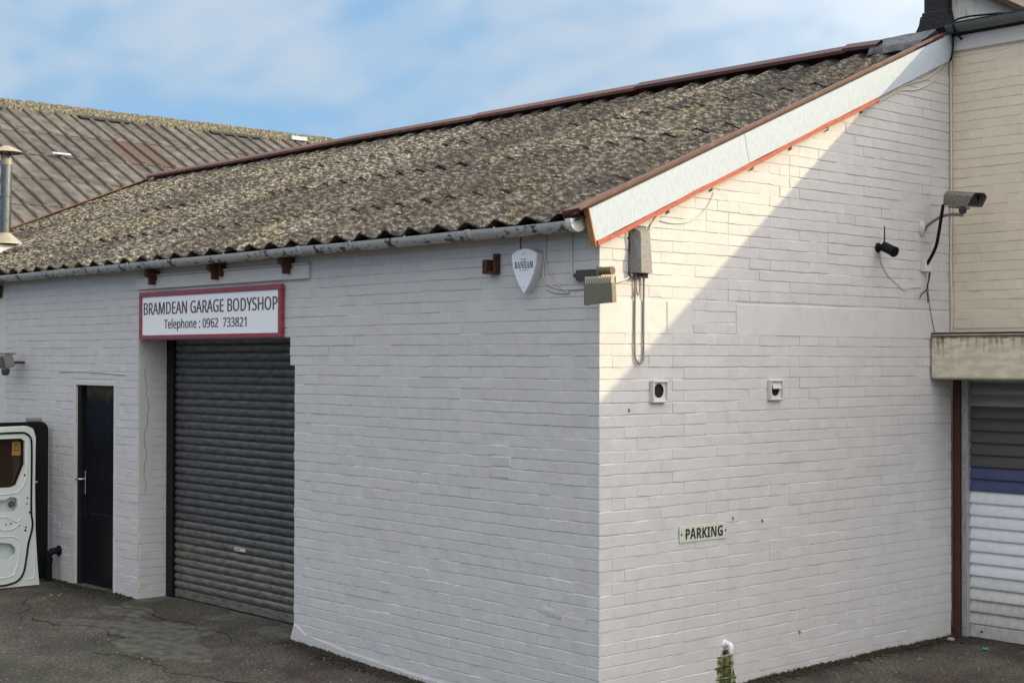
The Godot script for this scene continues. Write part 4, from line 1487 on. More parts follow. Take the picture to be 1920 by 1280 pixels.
	part("lamp_housing", Shape.new().box(Vector3(0.06, 0.02, 0.17), Vector3(0.30, 0.15, 0.10), 0.012, Basis(Vector3.RIGHT, 0.25)), mats["grey_box"], fl)
	part("lamp_glass", Shape.new().box(Vector3(0.06, 0.007, 0.226), Vector3(0.25, 0.105, 0.006), 0.002, Basis(Vector3.RIGHT, 0.25)), mat("lamp_glass", lin(0.10, 0.12, 0.12), 0.1), fl)
	part("hood", Shape.new().span(Vector3(-0.10, 0.085, 0.10), Vector3(0.215, 0.10, 0.22), 0.004), mats["grey_box"], fl)
	part("sensor", Shape.new().lathe([Vector2(0.0, -0.05), Vector2(0.03, -0.045), Vector2(0.042, -0.015), Vector2(0.042, 0.02), Vector2(0.0, 0.02)], Vector3(0.09, -0.085, 0.16), Basis(), 14), mats["dark_box"], fl)
	part("arm", Shape.new().tube([Vector3(0.12, 0.0, -0.03), Vector3(0.12, 0.0, 0.10)], 0.014, 8), mats["dark_box"], fl)

	# black soil pipe beside the panel
	var sp2 := thing("drain_pipe", "short black plastic pipe with elbow at the foot of the wall", "pipe", Vector3(-7.53, 0.05, 0.0))
	part("pipe", Shape.new().tube([Vector3(0.0, 0.29, 0.0), Vector3(0.0, 0.29, 0.06), Vector3(-0.004, 0.285, 0.085), Vector3(-0.012, 0.265, 0.105), Vector3(-0.014, 0.24, 0.112), Vector3(-0.014, -0.05, 0.112)], 0.034, 14), mats["black_gloss"], sp2)
	part("wall_collar", Shape.new().lathe([Vector2(0.052, 0.0), Vector2(0.052, 0.016), Vector2(0.036, 0.026)], Vector3(0, 0.29, 0.004), Basis(Vector3.RIGHT, PI / 2), 16), mats["black_gloss"], sp2)
	part("socket", Shape.new().lathe([Vector2(0.041, 0.0), Vector2(0.041, 0.05), Vector2(0.035, 0.055)], Vector3(-0.014, 0.17, 0.112), Basis(), 14), mats["black_gloss"], sp2)

	build_van_door()
	var pn := thing("leaning_board", "tall black board with rounded top corner standing behind the white van door", "panel", Vector3(-7.80, 0.05, 0.0))
	var pp := PackedVector2Array([Vector2(-0.07, 0.0), Vector2(0.62, 0.0), Vector2(0.62, 1.565)])
	for k in 7:
		var a := PI * 0.5 * k / 6.0
		pp.append(Vector2(0.01 - sin(a) * 0.08, 1.485 + cos(a) * 0.08))
	# its length runs out from the wall
	var pb := Basis(Vector3(0, 0, 1), Vector3.UP, Vector3(-1, 0, 0))
	part("board_body", Shape.new().prism(pp, -0.10, 0.0, Transform3D(pb, Vector3(0, 0, 0.12))), mats["black"], pn)
	part("grey_roll", Shape.new().tube([Vector3(0.02, 1.575, 0.09), Vector3(0.02, 1.578, 0.24)], 0.03, 10), mats["grey_box"], pn)

	# flues on the roof at the left edge
	var fu := thing("flue", "shiny steel flue with conical cowl rising from the lichened roof", "flue", Vector3(-10.67, 3.50, -0.77))
	part("base_box", Shape.new().span(Vector3(-0.16, -0.1, -0.14), Vector3(0.13, 0.09, 0.14), 0.01), mats["pvc"], fu)
	part("base_cone", Shape.new().lathe([Vector2(0.21, 0.10), Vector2(0.20, 0.12), Vector2(0.075, 0.22), Vector2(0.06, 0.24)], Vector3.ZERO, Basis(), 20), mats["flue_cap"], fu)
	part("pipe", Shape.new().tube([Vector3(0, 0.1, 0), Vector3(0.03, 1.06, 0)], 0.062, 18), mats["flue_steel"], fu)
	part("seam", Shape.new().lathe([Vector2(0.062, 0.0), Vector2(0.066, 0.006), Vector2(0.066, 0.014), Vector2(0.062, 0.02)], Vector3(0.017, 0.66, 0), Basis(), 18), mats["flue_steel"], fu)
	part("collar", Shape.new().lathe([Vector2(0.05, 0.0), Vector2(0.066, 0.01), Vector2(0.066, 0.07), Vector2(0.05, 0.12)], Vector3(0.03, 1.03, 0), Basis(), 18), mats["flue_cap"], fu)
	for k in 3:
		var a := TAU * k / 3.0
		part("cowl_leg", Shape.new().tube([Vector3(0.03 + cos(a) * 0.055, 1.10, sin(a) * 0.055), Vector3(0.03 + cos(a) * 0.06, 1.21, sin(a) * 0.06)], 0.008, 6), mats["dark_box"], fu)
	part("cowl", Shape.new().lathe([Vector2(0.19, 1.18), Vector2(0.20, 1.185), Vector2(0.15, 1.215), Vector2(0.04, 1.265), Vector2(0.0, 1.27)], Vector3(0.03, 0, 0), Basis(), 22), mats["flue_cap"], fu)
	var f2 := thing("flue", "rusty brown flue pipe close behind the shiny steel flue", "flue", Vector3(-11.15, 3.50, -0.60))
	part("pipe", Shape.new().tube([Vector3(0, -0.1, 0), Vector3(0.02, 1.02, 0)], 0.06, 14), mats["rust"], f2)
	part("collar", Shape.new().lathe([Vector2(0.066, 0.5), Vector2(0.07, 0.51), Vector2(0.07, 0.56), Vector2(0.062, 0.57)], Vector3(0.01, 0, 0), Basis(), 14), mats["rust"], f2)
	var strip := part("roof_strip", Shape.new().box(Vector3(-10.44, 3.60, -0.90), Vector3(0.05, 0.018, 0.34), 0.004, Basis(Vector3.UP, -0.45) * Basis(Vector3.RIGHT, 0.39)), mats["board"])
	tag(strip, "pale narrow strip lying on the roof beside the flue", "strip")


func build_van_door() -> void:
	var v := thing("van_door", "white van door without trim standing on its edge by the wall", "van door", Vector3(-7.31, 0.05, 0.315))
	# local x runs out from the wall (left in view), y up, z is depth; the inner side faces +X of the yard
	v.basis = Basis(Vector3(0, 0, 1), Vector3.UP, Vector3(-1, 0, 0)) * Basis(Vector3.UP, -0.02)
	var outline := PackedVector2Array([Vector2(0.0, 0.0), Vector2(1.02, 0.0), Vector2(1.06, 0.25), Vector2(1.06, 0.95), Vector2(0.90, 1.535), Vector2(0.12, 1.545), Vector2(0.07, 1.52), Vector2(0.045, 1.44), Vector2(0.05, 0.95), Vector2(0.042, 0.55), Vector2(0.022, 0.22)])
	var win := PackedVector2Array([Vector2(0.165, 1.40), Vector2(0.165, 1.18), Vector2(0.245, 0.985), Vector2(0.30, 0.965), Vector2(0.95, 0.965), Vector2(0.84, 1.43), Vector2(0.20, 1.43)])
	var grab := PackedVector2Array([Vector2(0.24, 0.86), Vector2(0.235, 0.78), Vector2(0.26, 0.735), Vector2(0.62, 0.735), Vector2(0.66, 0.80), Vector2(0.62, 0.86), Vector2(0.36, 0.85), Vector2(0.30, 0.875)])
	var spk := PackedVector2Array([Vector2(0.30, 0.43), Vector2(0.25, 0.385), Vector2(0.25, 0.33), Vector2(0.31, 0.285), Vector2(0.70, 0.27), Vector2(0.76, 0.35), Vector2(0.70, 0.44), Vector2(0.45, 0.455)])
	var inner := CSGPolygon3D.new()
	inner.polygon = outline_in(outline, 0.012)
	inner.depth = 0.03
	inner.material = mats["van_white"]
	inner.name = "inner_panel"
	v.add_child(inner)
	inner.position = Vector3(0, 0, 0.0)
	for hole in [win, grab, spk]:
		var c := CSGPolygon3D.new()
		c.operation = CSGShape3D.OPERATION_SUBTRACTION
		c.polygon = hole
		c.depth = 0.2
		c.position.z = 0.1
		c.material = mats["van_white"]
		c.name = numbered(inner, "cutout")
		inner.add_child(c)
	var skin := CSGPolygon3D.new()
	skin.polygon = outline
	skin.depth = 0.012
	skin.material = mats["van_white"]
	skin.name = "outer_skin"
	v.add_child(skin)
	skin.position = Vector3(0, 0, 0.075)
	var c2 := CSGPolygon3D.new()
	c2.operation = CSGShape3D.OPERATION_SUBTRACTION
	c2.polygon = win
	c2.depth = 0.2
	c2.position.z = 0.1
	c2.material = mats["van_white"]
	c2.name = "window_cutout"
	skin.add_child(c2)
	part("door_edge", Shape.new().prism(PackedVector2Array([Vector2(0.004, 0.002), Vector2(0.016, 0.002), Vector2(0.058, 0.55), Vector2(0.062, 0.95), Vector2(0.058, 1.44), Vector2(0.085, 1.515), Vector2(0.13, 1.535), Vector2(0.88, 1.525), Vector2(0.88, 1.533), Vector2(0.122, 1.543), Vector2(0.072, 1.518), Vector2(0.046, 1.44), Vector2(0.051, 0.95), Vector2(0.043, 0.55)]), 0.0, 0.063, Transform3D(Basis(), Vector3(0, 0, 0.0))), mats["van_white"], v)
	part("window_glass", Shape.new().prism(PackedVector2Array([Vector2(0.15, 0.94), Vector2(0.97, 0.94), Vector2(0.85, 1.44), Vector2(0.15, 1.44)]), 0.040, 0.045), mats["van_glass"], v)
	var stk := part("sticker", Shape.new().span(Vector3(0.18, 1.265, 0.036), Vector3(0.265, 1.395, 0.0385)), mats["sticker"], v)
	part("sticker_print", Shape.new().prism(PackedVector2Array([Vector2(0.195, 1.33), Vector2(0.222, 1.385), Vector2(0.25, 1.33), Vector2(0.243, 1.33), Vector2(0.222, 1.372), Vector2(0.204, 1.337)]), 0.034, 0.0358), mats["black_ink"], stk)
	part("sticker_print", Shape.new().span(Vector3(0.195, 1.31, 0.034), Vector3(0.25, 1.318, 0.0358)), mats["black_ink"], stk)
	# black weather seal that follows the rim
	var seal: Array = []
	for p in [[0.9, 1.475], [0.5, 1.482], [0.22, 1.485], [0.155, 1.475], [0.115, 1.44], [0.10, 1.38], [0.098, 1.15], [0.10, 0.85], [0.098, 0.70], [0.085, 0.61], [0.095, 0.53], [0.125, 0.42], [0.145, 0.28], [0.17, 0.15], [0.22, 0.075], [0.30, 0.045], [0.42, 0.035], [0.9, 0.035]]:
		seal.append(Vector3(p[0], p[1], -0.034))
	part("door_seal", Shape.new().tube(smooth(seal, 4), 0.010, 8), mats["black"], v)
	# pressed swages and a round pressing under the seal
	for sw in [[[0.9, 0.69], [0.40, 0.69], [0.30, 0.66], [0.24, 0.63], [0.20, 0.66]], [[0.9, 0.60], [0.5, 0.60], [0.36, 0.56], [0.28, 0.57], [0.20, 0.62]], [[0.9, 0.50], [0.40, 0.50], [0.27, 0.49], [0.22, 0.44], [0.215, 0.30], [0.25, 0.18], [0.33, 0.11], [0.9, 0.09]], [[0.06, 0.30], [0.065, 0.10], [0.10, 0.075], [0.15, 0.07]], [[0.9, 0.90], [0.33, 0.905], [0.22, 0.93], [0.16, 1.02], [0.14, 1.15], [0.137, 1.42]]]:
		var pts: Array = []
		for p in sw:
			pts.append(Vector3(p[0], p[1], -0.030))
		part("swage", Shape.new().tube(smooth(pts, 4), 0.007, 6), mats["van_white"], v)
	for h in [[0.165, 1.075, 0.011], [0.135, 0.855, 0.009], [0.142, 0.80, 0.009], [0.115, 0.715, 0.011], [0.215, 0.60, 0.009], [0.30, 0.62, 0.009], [0.345, 0.615, 0.008], [0.15, 0.575, 0.010], [0.155, 0.545, 0.012]]:
		part("clip_hole", Shape.new().lathe([Vector2(h[2], 0.0), Vector2(h[2] * 0.7, 0.0015), Vector2(0, 0.0016)], Vector3(h[0], h[1], -0.0301), Basis(Vector3.RIGHT, -PI / 2), 10), mats["void"], v)
	part("latch", Shape.new().lathe([Vector2(0.03, 0.0), Vector2(0.026, 0.012), Vector2(0.012, 0.014), Vector2(0.01, 0.006)], Vector3(0.275, 0.80, 0.02), Basis(Vector3.RIGHT, -PI / 2), 14), mats["dark_box"], v)
	part("hinge_block", Shape.new().box(Vector3(0.035, 1.0, 0.03), Vector3(0.03, 0.012, 0.05), 0.003), mats["pvc"], v)


func outline_in(p: PackedVector2Array, d: float) -> PackedVector2Array:
	var r := Geometry2D.offset_polygon(p, -d)
	return r[0] if r.size() else p


func smooth(pts: Array, n: int) -> Array:
	var c := Curve3D.new()
	for i in pts.size():
		var a: Vector3 = pts[maxi(i - 1, 0)]
		var b: Vector3 = pts[mini(i + 1, pts.size() - 1)]
		var t := (b - a) / 6.0
		c.add_point(pts[i], -t, t)
	var out: Array = []
	for i in pts.size() - 1:
		for k in n:
			out.append(c.sample(i, float(k) / n))
	out.append(pts[-1])
	return out


func cable(called: String, label: String, pts: Array, r: float, m: String, group := "") -> MeshInstance3D:
	var o := part(called, Shape.new().tube(smooth(pts, 5), r, 7), mats[m])
	tag(o, label, "cable", group)
	return o


# ------------------------------------------------------------------ things on the gable
func build_gable_fittings() -> void:
	var jb := Basis(Vector3(0, 0, -1), Vector3.UP, Vector3.RIGHT)
	# parking plate
	var pk := thing("parking_sign", "small cream PARKING plate screwed to the gable wall", "sign", Vector3(0.007, 1.101, -0.976))
	pk.basis = jb * Basis(Vector3.BACK, -0.004)
	part("plate", Shape.new().span(Vector3(-0.24, -0.053, 0.0), Vector3(0.24, 0.053, 0.006), 0.002), mats["plate"], pk)
	letters("PARKING", "Droid Sans", 700, 0.096, 0.003, 0.375, mats["black_ink"], pk, Transform3D(Basis(), Vector3(0.004, 0.0, 0.0066)))
	for x in [-0.222, 0.224]:
		part("screw", Shape.new().lathe([Vector2(0.008, 0.0), Vector2(0.006, 0.003), Vector2(0, 0.0035)], Vector3(x, 0.002, 0.006), Basis(Vector3.RIGHT, PI / 2), 8), mats["black_ink"], pk)

	# vents
	for a in [[-0.528, 2.045, 0, "open square vent cover with round hole below the junction box"], [-1.73, 2.04, 1, "square vent cover with its flap half hanging, nearer the security cameras"]]:
		var vt := thing("vent_cover", a[3], "vent", Vector3(0.004, a[1], a[0]), 0.0, "vent covers on the gable wall")
		vt.basis = jb
		for e in [[-0.072, 0.058, 0.072, 0.072], [-0.072, -0.072, 0.072, -0.058], [-0.072, -0.0579, -0.060, 0.0579], [0.060, -0.0579, 0.072, 0.0579]]:
			part("rim", Shape.new().span(Vector3(e[0], e[1], 0.0), Vector3(e[2], e[3], 0.034), 0.003), mats["paint2"], vt)
		var pl := CSGBox3D.new()
		pl.size = Vector3(0.122, 0.118, 0.014)
		pl.position = Vector3(0, 0, 0.010)
		pl.material = mats["paint2"]
		pl.name = "face"
		vt.add_child(pl)
		var ho := CSGCylinder3D.new()
		ho.operation = CSGShape3D.OPERATION_SUBTRACTION
		ho.radius = 0.046
		ho.height = 0.1
		ho.sides = 28
		ho.rotation.x = PI / 2
		ho.position = Vector3(-0.004, 0.004, 0)
		ho.material = mats["dark_box"]
		ho.name = "hole"
		pl.add_child(ho)
		part("duct", Shape.new().lathe([Vector2(0.049, -0.012), Vector2(0.049, 0.0029), Vector2(0.0, 0.0030)], Vector3(-0.004, 0.004, 0.0), Basis(Vector3.RIGHT, PI / 2), 24), mats["void"], vt)
		if a[2]:
			part("flap", Shape.new().box(Vector3(0.004, 0.028, 0.026), Vector3(0.098, 0.042, 0.004), 0.001, Basis(Vector3.RIGHT, -0.25)), mats["paint2"], vt)

	# tapered junction box and its loop of cables
	var jx := thing("junction_box", "tall grey tapered telephone junction box under the barge board", "junction box", Vector3(0.006, 2.80, -0.335))
	jx.basis = jb
	var bs := Shape.new()
	bs.st.set_smooth_group(-1)
	var lo := [Vector3(-0.078, 0.0, 0.0), Vector3(0.074, 0.0, 0.0), Vector3(0.052, 0.0, 0.085), Vector3(-0.050, 0.0, 0.085)]
	var hi := [Vector3(-0.066, 0.30, 0.0), Vector3(0.066, 0.30, 0.0), Vector3(0.048, 0.26, 0.066), Vector3(-0.038, 0.26, 0.066)]
	for k in 4:
		var l := (k + 1) % 4
		var o: Vector3 = [Vector3(0, -0.1, -1), Vector3(1, 0, 0), Vector3(0, 0, 1), Vector3(-1, 0, 0)][k]
		bs.quad(lo[k], lo[l], hi[l], hi[k], o)
	bs.quad(hi[0], hi[1], hi[2], hi[3], Vector3.UP)
	bs.quad(lo[0], lo[1], lo[2], lo[3], Vector3.DOWN)
	part("cover", bs, mats["grey_box"], jx)
	part("back_plate", Shape.new().span(Vector3(-0.082, -0.01, -0.004), Vector3(0.078, 0.305, 0.006), 0.002), mats["dark_box"], jx)
	for x in [-0.05, -0.02, 0.015, 0.05]:
		part("cable_gland", Shape.new().tube([Vector3(x, -0.03, 0.035), Vector3(x, 0.004, 0.035)], 0.010, 8), mats["dark_box"], jx)
	cable("loop_cable", "grey cable hanging in a long U loop below the junction box", [Vector3(0.022, 2.79, -0.305), Vector3(0.016, 2.70, -0.305), Vector3(0.016, 2.40, -0.302), Vector3(0.016, 2.27, -0.306), Vector3(0.02, 2.235, -0.325), Vector3(0.022, 2.228, -0.345), Vector3(0.02, 2.24, -0.37), Vector3(0.016, 2.28, -0.384), Vector3(0.016, 2.5, -0.384), Vector3(0.018, 2.70, -0.384), Vector3(0.024, 2.79, -0.378)], 0.0068, "cable_grey")
	cable("loop_cable", "short slack grey wire under the junction box", [Vector3(0.02, 2.79, -0.30), Vector3(0.02, 2.72, -0.31), Vector3(0.02, 2.66, -0.325), Vector3(0.02, 2.69, -0.34), Vector3(0.022, 2.79, -0.347)], 0.004, "cable_grey")
	cable("edge_cable", "cable clipped along the left side of the junction box", [Vector3(0.03, 2.77, -0.25), Vector3(0.03, 2.85, -0.235), Vector3(0.03, 2.95, -0.25), Vector3(0.03, 3.04, -0.245), Vector3(0.035, 3.09, -0.25)], 0.006, "dark_box")

	# cable clipped below the red batten, with small clips
	var botl := func(z: float) -> float: return 2.98 + 0.4145 * (0.08 - z) - 0.045
	var pts: Array = [Vector3(0.02, 3.08, -0.44), Vector3(0.014, 3.12, -0.46)]
	var z := -0.55
	while z > -3.0:
		pts.append(Vector3(0.014, botl.call(z) + 0.004 * sin(z * 6.0), z))
		z -= 0.22
	pts.append_array([Vector3(0.016, 4.26, -3.10), Vector3(0.02, 4.38, -3.35), Vector3(0.02, 4.46, -3.62), Vector3(0.03, 4.60, -3.85), Vector3(0.04, 4.70, -3.95)])
	var bc := cable("barge_cable", "pale cable clipped along below the red batten of the gable", pts, 0.007, "cable_cream")
	z = -0.62
	while z > -2.9:
		part("cable_clip", Shape.new().span(Vector3(0.006, botl.call(z) - 0.022, z - 0.008), Vector3(0.024, botl.call(z) + 0.010, z + 0.008), 0.002), mats["cable_grey"], bc)
		z -= 0.43
	cable("barge_cable", "thin wire sagging from the cable below the lower barge board", [Vector3(0.014, 3.15, -0.54), Vector3(0.012, 3.14, -0.68), Vector3(0.012, 3.17, -0.85), Vector3(0.012, 3.26, -1.0), Vector3(0.014, 3.375, -1.08)], 0.003, "cable_cream")
	cable("barge_cable", "slack pale cable below the upper end of the barge board", [Vector3(0.012, 4.20, -2.98), Vector3(0.012, 4.27, -3.15), Vector3(0.012, 4.33, -3.3), Vector3(0.012, 4.36, -3.5), Vector3(0.014, 4.45, -3.72), Vector3(0.016, 4.60, -3.93)], 0.006, "cable_cream")
	cable("corner_cable", "pale cable running down the inner corner between gable and cream wall", [Vector3(0.022, 4.66, -3.975), Vector3(0.022, 4.2, -3.978), Vector3(0.026, 3.8, -3.976), Vector3(0.022, 3.4, -3.978), Vector3(0.020, 3.1, -3.975), Vector3(0.024, 2.95, -3.972), Vector3(0.030, 2.7, -3.975), Vector3(0.024, 2.48, -3.978)], 0.008, "cable_cream")
	cable("black_cable", "black cable bent over the eaves at the top of the inner corner", [Vector3(0.066, 4.63, -3.90), Vector3(0.07, 4.72, -3.93), Vector3(0.07, 4.84, -3.93), Vector3(0.075, 4.90, -3.90), Vector3(0.11, 4.945, -3.90), Vector3(0.20, 4.962, -3.92), Vector3(0.34, 4.955, -3.93), Vector3(0.5, 4.945, -3.94)], 0.008, "black")

	# overflow pipe and the moss it feeds
	var ov := thing("overflow_pipe", "white plastic overflow pipe with bent end above the mossy streak", "pipe", Vector3(0.0, 0.325, -1.20))
	part("pipe", Shape.new().tube(smooth([Vector3(-0.01, 0.012, 0.0), Vector3(0.035, 0.014, 0.0), Vector3(0.055, 0.004, 0.0), Vector3(0.060, -0.045, 0.0)], 5), 0.0125, 12), mats["white_pvc"], ov)
	part("elbow", Shape.new().tube(smooth([Vector3(0.025, 0.014, 0.0), Vector3(0.050, 0.011, 0.0), Vector3(0.061, -0.006, 0.0), Vector3(0.0615, -0.03, 0.0)], 4), 0.0165, 12), mats["white_pvc"], ov)
	part("wall_seal", Shape.new().lathe([Vector2(0.026, 0.0), Vector2(0.022, 0.014), Vector2(0.013, 0.016)], Vector3(0.004, 0.012, 0.0), Basis(Vector3.BACK, -PI / 2), 12), mats["white_pvc"], ov)
	var ms := Shape.new()
	ms.st.set_smooth_group(0)
	var n := FastNoiseLite.new()
	n.frequency = 14.0
	n.fractal_octaves = 3
	var rows := 90
	var cols := 36
	for j in rows:
		for i in cols:
			var q: Array = []
			var tint: Array = []
			for o in [[0, 0], [1, 0], [1, 1], [0, 1]]:
				var ty: float = float(j + o[1]) / rows
				var y := lerpf(-0.12, 0.315, ty)
				var half := lerpf(0.160, 0.050, pow(ty, 1.7)) * (1.0 + 0.4 * n.get_noise_1d(y * 0.7))
				var tx: float = (float(i + o[0]) / cols) * 2.0 - 1.0
				var zz := -1.205 + tx * half + 0.02 * n.get_noise_1d(y * 1.5 + 30.0)
				var rim := smoothstep(1.0, 0.82, absf(tx)) * smoothstep(1.0, 0.93, ty)
				var course := fposmod(y - 2.35 + 0.002 * n.get_noise_1d(zz), 0.075)
				var joint := smoothstep(0.003, 0.011, minf(course, 0.075 - course))
				var grain := n.get_noise_2d(zz * 1.6, y * 1.6)
				var x := -0.001 + rim * (0.0035 + joint * 0.0065 + 0.0016 * grain)
				q.append(Vector3(x, y, zz))
				var streak := n.get_noise_2d(zz * 1.3 + 9.0, y * 0.18)
				var c := Vector3(0.035, 0.042, 0.012).lerp(Vector3(0.15, 0.165, 0.045), smoothstep(-0.3, 0.35, streak + grain * 0.6))
				c = c.lerp(Vector3(0.40, 0.39, 0.26), smoothstep(0.55, 0.95, absf(tx) + streak * 0.5 + grain * 0.3) * 0.9)
				c = c.lerp(Vector3(0.018, 0.020, 0.010), (1.0 - joint) * 0.8)
				tint.append(Color(c.x, c.y, c.z))
			for k in [0, 2, 1, 0, 3, 2]:
				ms.st.set_color(tint[k])
				ms.st.add_vertex(q[k])
	var mo := part("moss", ms, mats["moss"])
	tag(mo, "green moss growing on the wall bricks below the overflow pipe", "moss")
	mo.set_meta("kind", "stuff")

	# large security camera
	var cc := thing("security_camera", "large weathered grey security camera on a curved wall arm", "security camera", Vector3(0.0, 3.28, -3.58), 0.0, "security cameras on the gable wall")
	part("wall_plate", Shape.new().lathe([Vector2(0.048, 0.0), Vector2(0.045, 0.012), Vector2(0.03, 0.03), Vector2(0.016, 0.04)], Vector3(0.004, 0.0, 0.0), Basis(Vector3.BACK, -PI / 2) * Basis.from_scale(Vector3(1.4, 1, 0.8)), 18), mats["alarm_side"], cc)
	part("arm", Shape.new().tube(smooth([Vector3(0.02, -0.01, 0.0), Vector3(0.10, 0.045, 0.0), Vector3(0.20, 0.085, 0.0), Vector3(0.30, 0.09, 0.005), Vector3(0.37, 0.075, 0.01)], 5), 0.012, 10), mat("arm_grey", lin(0.17, 0.165, 0.19), 0.4), cc)
	var tilt := Basis(Vector3.UP, -0.42) * Basis(Vector3.BACK, -0.14)
	var bodyc := Vector3(0.375, 0.20, 0.0)
	var hood := PackedVector2Array([Vector2(-0.068, -0.050), Vector2(-0.068, 0.028), Vector2(-0.040, 0.058), Vector2(0.040, 0.058), Vector2(0.068, 0.028), Vector2(0.068, -0.050)])
	var hb := tilt * Basis(Vector3(0, 0, -1), Vector3.UP, Vector3.RIGHT)
	part("body", Shape.new().prism(PackedVector2Array([Vector2(-0.062, -0.055), Vector2(-0.062, 0.026), Vector2(-0.037, 0.052), Vector2(0.037, 0.052), Vector2(0.062, 0.026), Vector2(0.062, -0.055)]), -0.15, 0.13, Transform3D(hb, bodyc)), mats["cctv"], cc)
	var hs := Shape.new()
	hs.st.set_smooth_group(-1)
	for k in hood.size() - 1:
		var a := hood[k]
		var b := hood[k + 1]
		var x2 := Transform3D(hb, bodyc)
		var ext0 := 0.17
		var ext1 := 0.17
		if k == 0 or k == 4:
			ext0 = 0.15 if k == 0 else 0.20
			ext1 = 0.20 if k == 0 else 0.15
		else:
			ext0 = 0.20
			ext1 = 0.20
		var oo := hb * Vector3(a.x + b.x, a.y + b.y + 0.01, 0)
		hs.quad(x2 * Vector3(a.x, a.y, -0.165), x2 * Vector3(b.x, b.y, -0.165), x2 * Vector3(b.x, b.y, ext1), x2 * Vector3(a.x, a.y, ext0), oo)
		var a2 := a * 0.95
		var b2 := b * 0.95
		hs.quad(x2 * Vector3(a2.x, a2.y, -0.165), x2 * Vector3(b2.x, b2.y, -0.165), x2 * Vector3(b2.x, b2.y, ext1), x2 * Vector3(a2.x, a2.y, ext0), -oo)
		hs.quad(x2 * Vector3(a.x, a.y, ext0), x2 * Vector3(b.x, b.y, ext1), x2 * Vector3(b2.x, b2.y, ext1), x2 * Vector3(a2.x, a2.y, ext0), hb * Vector3.BACK)
	part("sun_hood", hs, mats["cctv"], cc)
	part("front_glass", Shape.new().box(bodyc + hb * Vector3(0, -0.004, 0.131), Vector3(0.100, 0.080, 0.006), 0.002, hb), mats["lens"], cc)
	part("swivel", Shape.new().lathe([Vector2(0.0, -0.012), Vector2(0.03, -0.01), Vector2(0.03, 0.01), Vector2(0.0, 0.012)], bodyc + Vector3(0.0, -0.085, 0.012), Basis(Vector3.RIGHT, PI / 2), 14), mats["dark_box"], cc)
	part("mount_rail", Shape.new().box(bodyc + Vector3(-0.04, -0.062, 0.0), Vector3(0.22, 0.012, 0.05), 0.002, tilt), mats["cctv"], cc)
	part("lead", Shape.new().tube(smooth([bodyc + Vector3(-0.165, -0.03, 0.02), bodyc + Vector3(-0.175, -0.09, 0.02), Vector3(0.17, -0.02, 0.01), Vector3(0.13, -0.15, -0.005), Vector3(0.06, -0.26, -0.015), Vector3(0.022, -0.30, -0.02)], 5), 0.013, 9), mats["black"], cc)
	var wb := part("wiring_box", Shape.new().span(Vector3(0.005, 2.94, -3.66), Vector3(0.05, 3.03, -3.57), 0.004), mats["pvc"])
	tag(wb, "small pale square wiring box below the large security camera", "wiring box")
	cable("hanging_wire", "black wire ends with a plug dangling below the wiring box", [Vector3(0.045, 2.94, -3.64), Vector3(0.04, 2.88, -3.63), Vector3(0.03, 2.80, -3.615), Vector3(0.035, 2.75, -3.62), Vector3(0.035, 2.70, -3.625)], 0.005, "black")
	cable("hanging_wire", "short black wire curling left below the wiring box", [Vector3(0.035, 2.80, -3.615), Vector3(0.03, 2.785, -3.58), Vector3(0.025, 2.755, -3.54), Vector3(0.025, 2.735, -3.53)], 0.004, "black")
	cable("hanging_wire", "thin wire running down from the wiring box to the concrete lintel", [Vector3(0.03, 2.94, -3.645), Vector3(0.014, 2.80, -3.66), Vector3(0.012, 2.62, -3.70), Vector3(0.012, 2.46, -3.76)], 0.003, "cable_grey")

	# small black camera with aerial
	var sc := thing("security_camera", "small black bullet camera with upright aerial on the gable", "security camera", Vector3(0.0, 3.10, -2.985), 0.0, "security cameras on the gable wall")
	part("base", Shape.new().lathe([Vector2(0.036, 0.0), Vector2(0.036, 0.012), Vector2(0.026, 0.022), Vector2(0.0, 0.024)], Vector3(0.006, 0, 0), Basis(Vector3.BACK, -PI / 2), 16), mats["black"], sc)
	part("stalk", Shape.new().tube([Vector3(0.02, 0.0, 0.0), Vector3(0.07, 0.005, 0.0)], 0.010, 8), mats["black"], sc)
	var dirv := Vector3(0.85, -0.38, 0.15).normalized()
	var p0 := Vector3(0.062, 0.005, 0.0)
	part("barrel", Shape.new().tube([p0, p0 + dirv * 0.01, p0 + dirv * 0.11], 0.038, 16), mats["black"], sc)
	part("rim", Shape.new().tube([p0 + dirv * 0.105, p0 + dirv * 0.122], 0.041, 16), mats["black"], sc)
	part("lens", Shape.new().tube([p0 + dirv * 0.1225, p0 + dirv * 0.1245], 0.028, 14), mats["lens"], sc)
	part("aerial", Shape.new().tube([p0 + Vector3(0.0, 0.02, -0.005), p0 + Vector3(0.0, 0.155, -0.01)], 0.0065, 7, 0.004), mats["black"], sc)
	cable("camera_wire", "thin pale wire sagging from the small black camera to the hanging plugs", [Vector3(0.014, 3.06, -3.0), Vector3(0.010, 2.98, -3.03), Vector3(0.010, 2.89, -3.12), Vector3(0.010, 2.83, -3.24), Vector3(0.010, 2.79, -3.33), Vector3(0.010, 2.81, -3.42), Vector3(0.012, 2.82, -3.55)], 0.0035, "cable_paint")


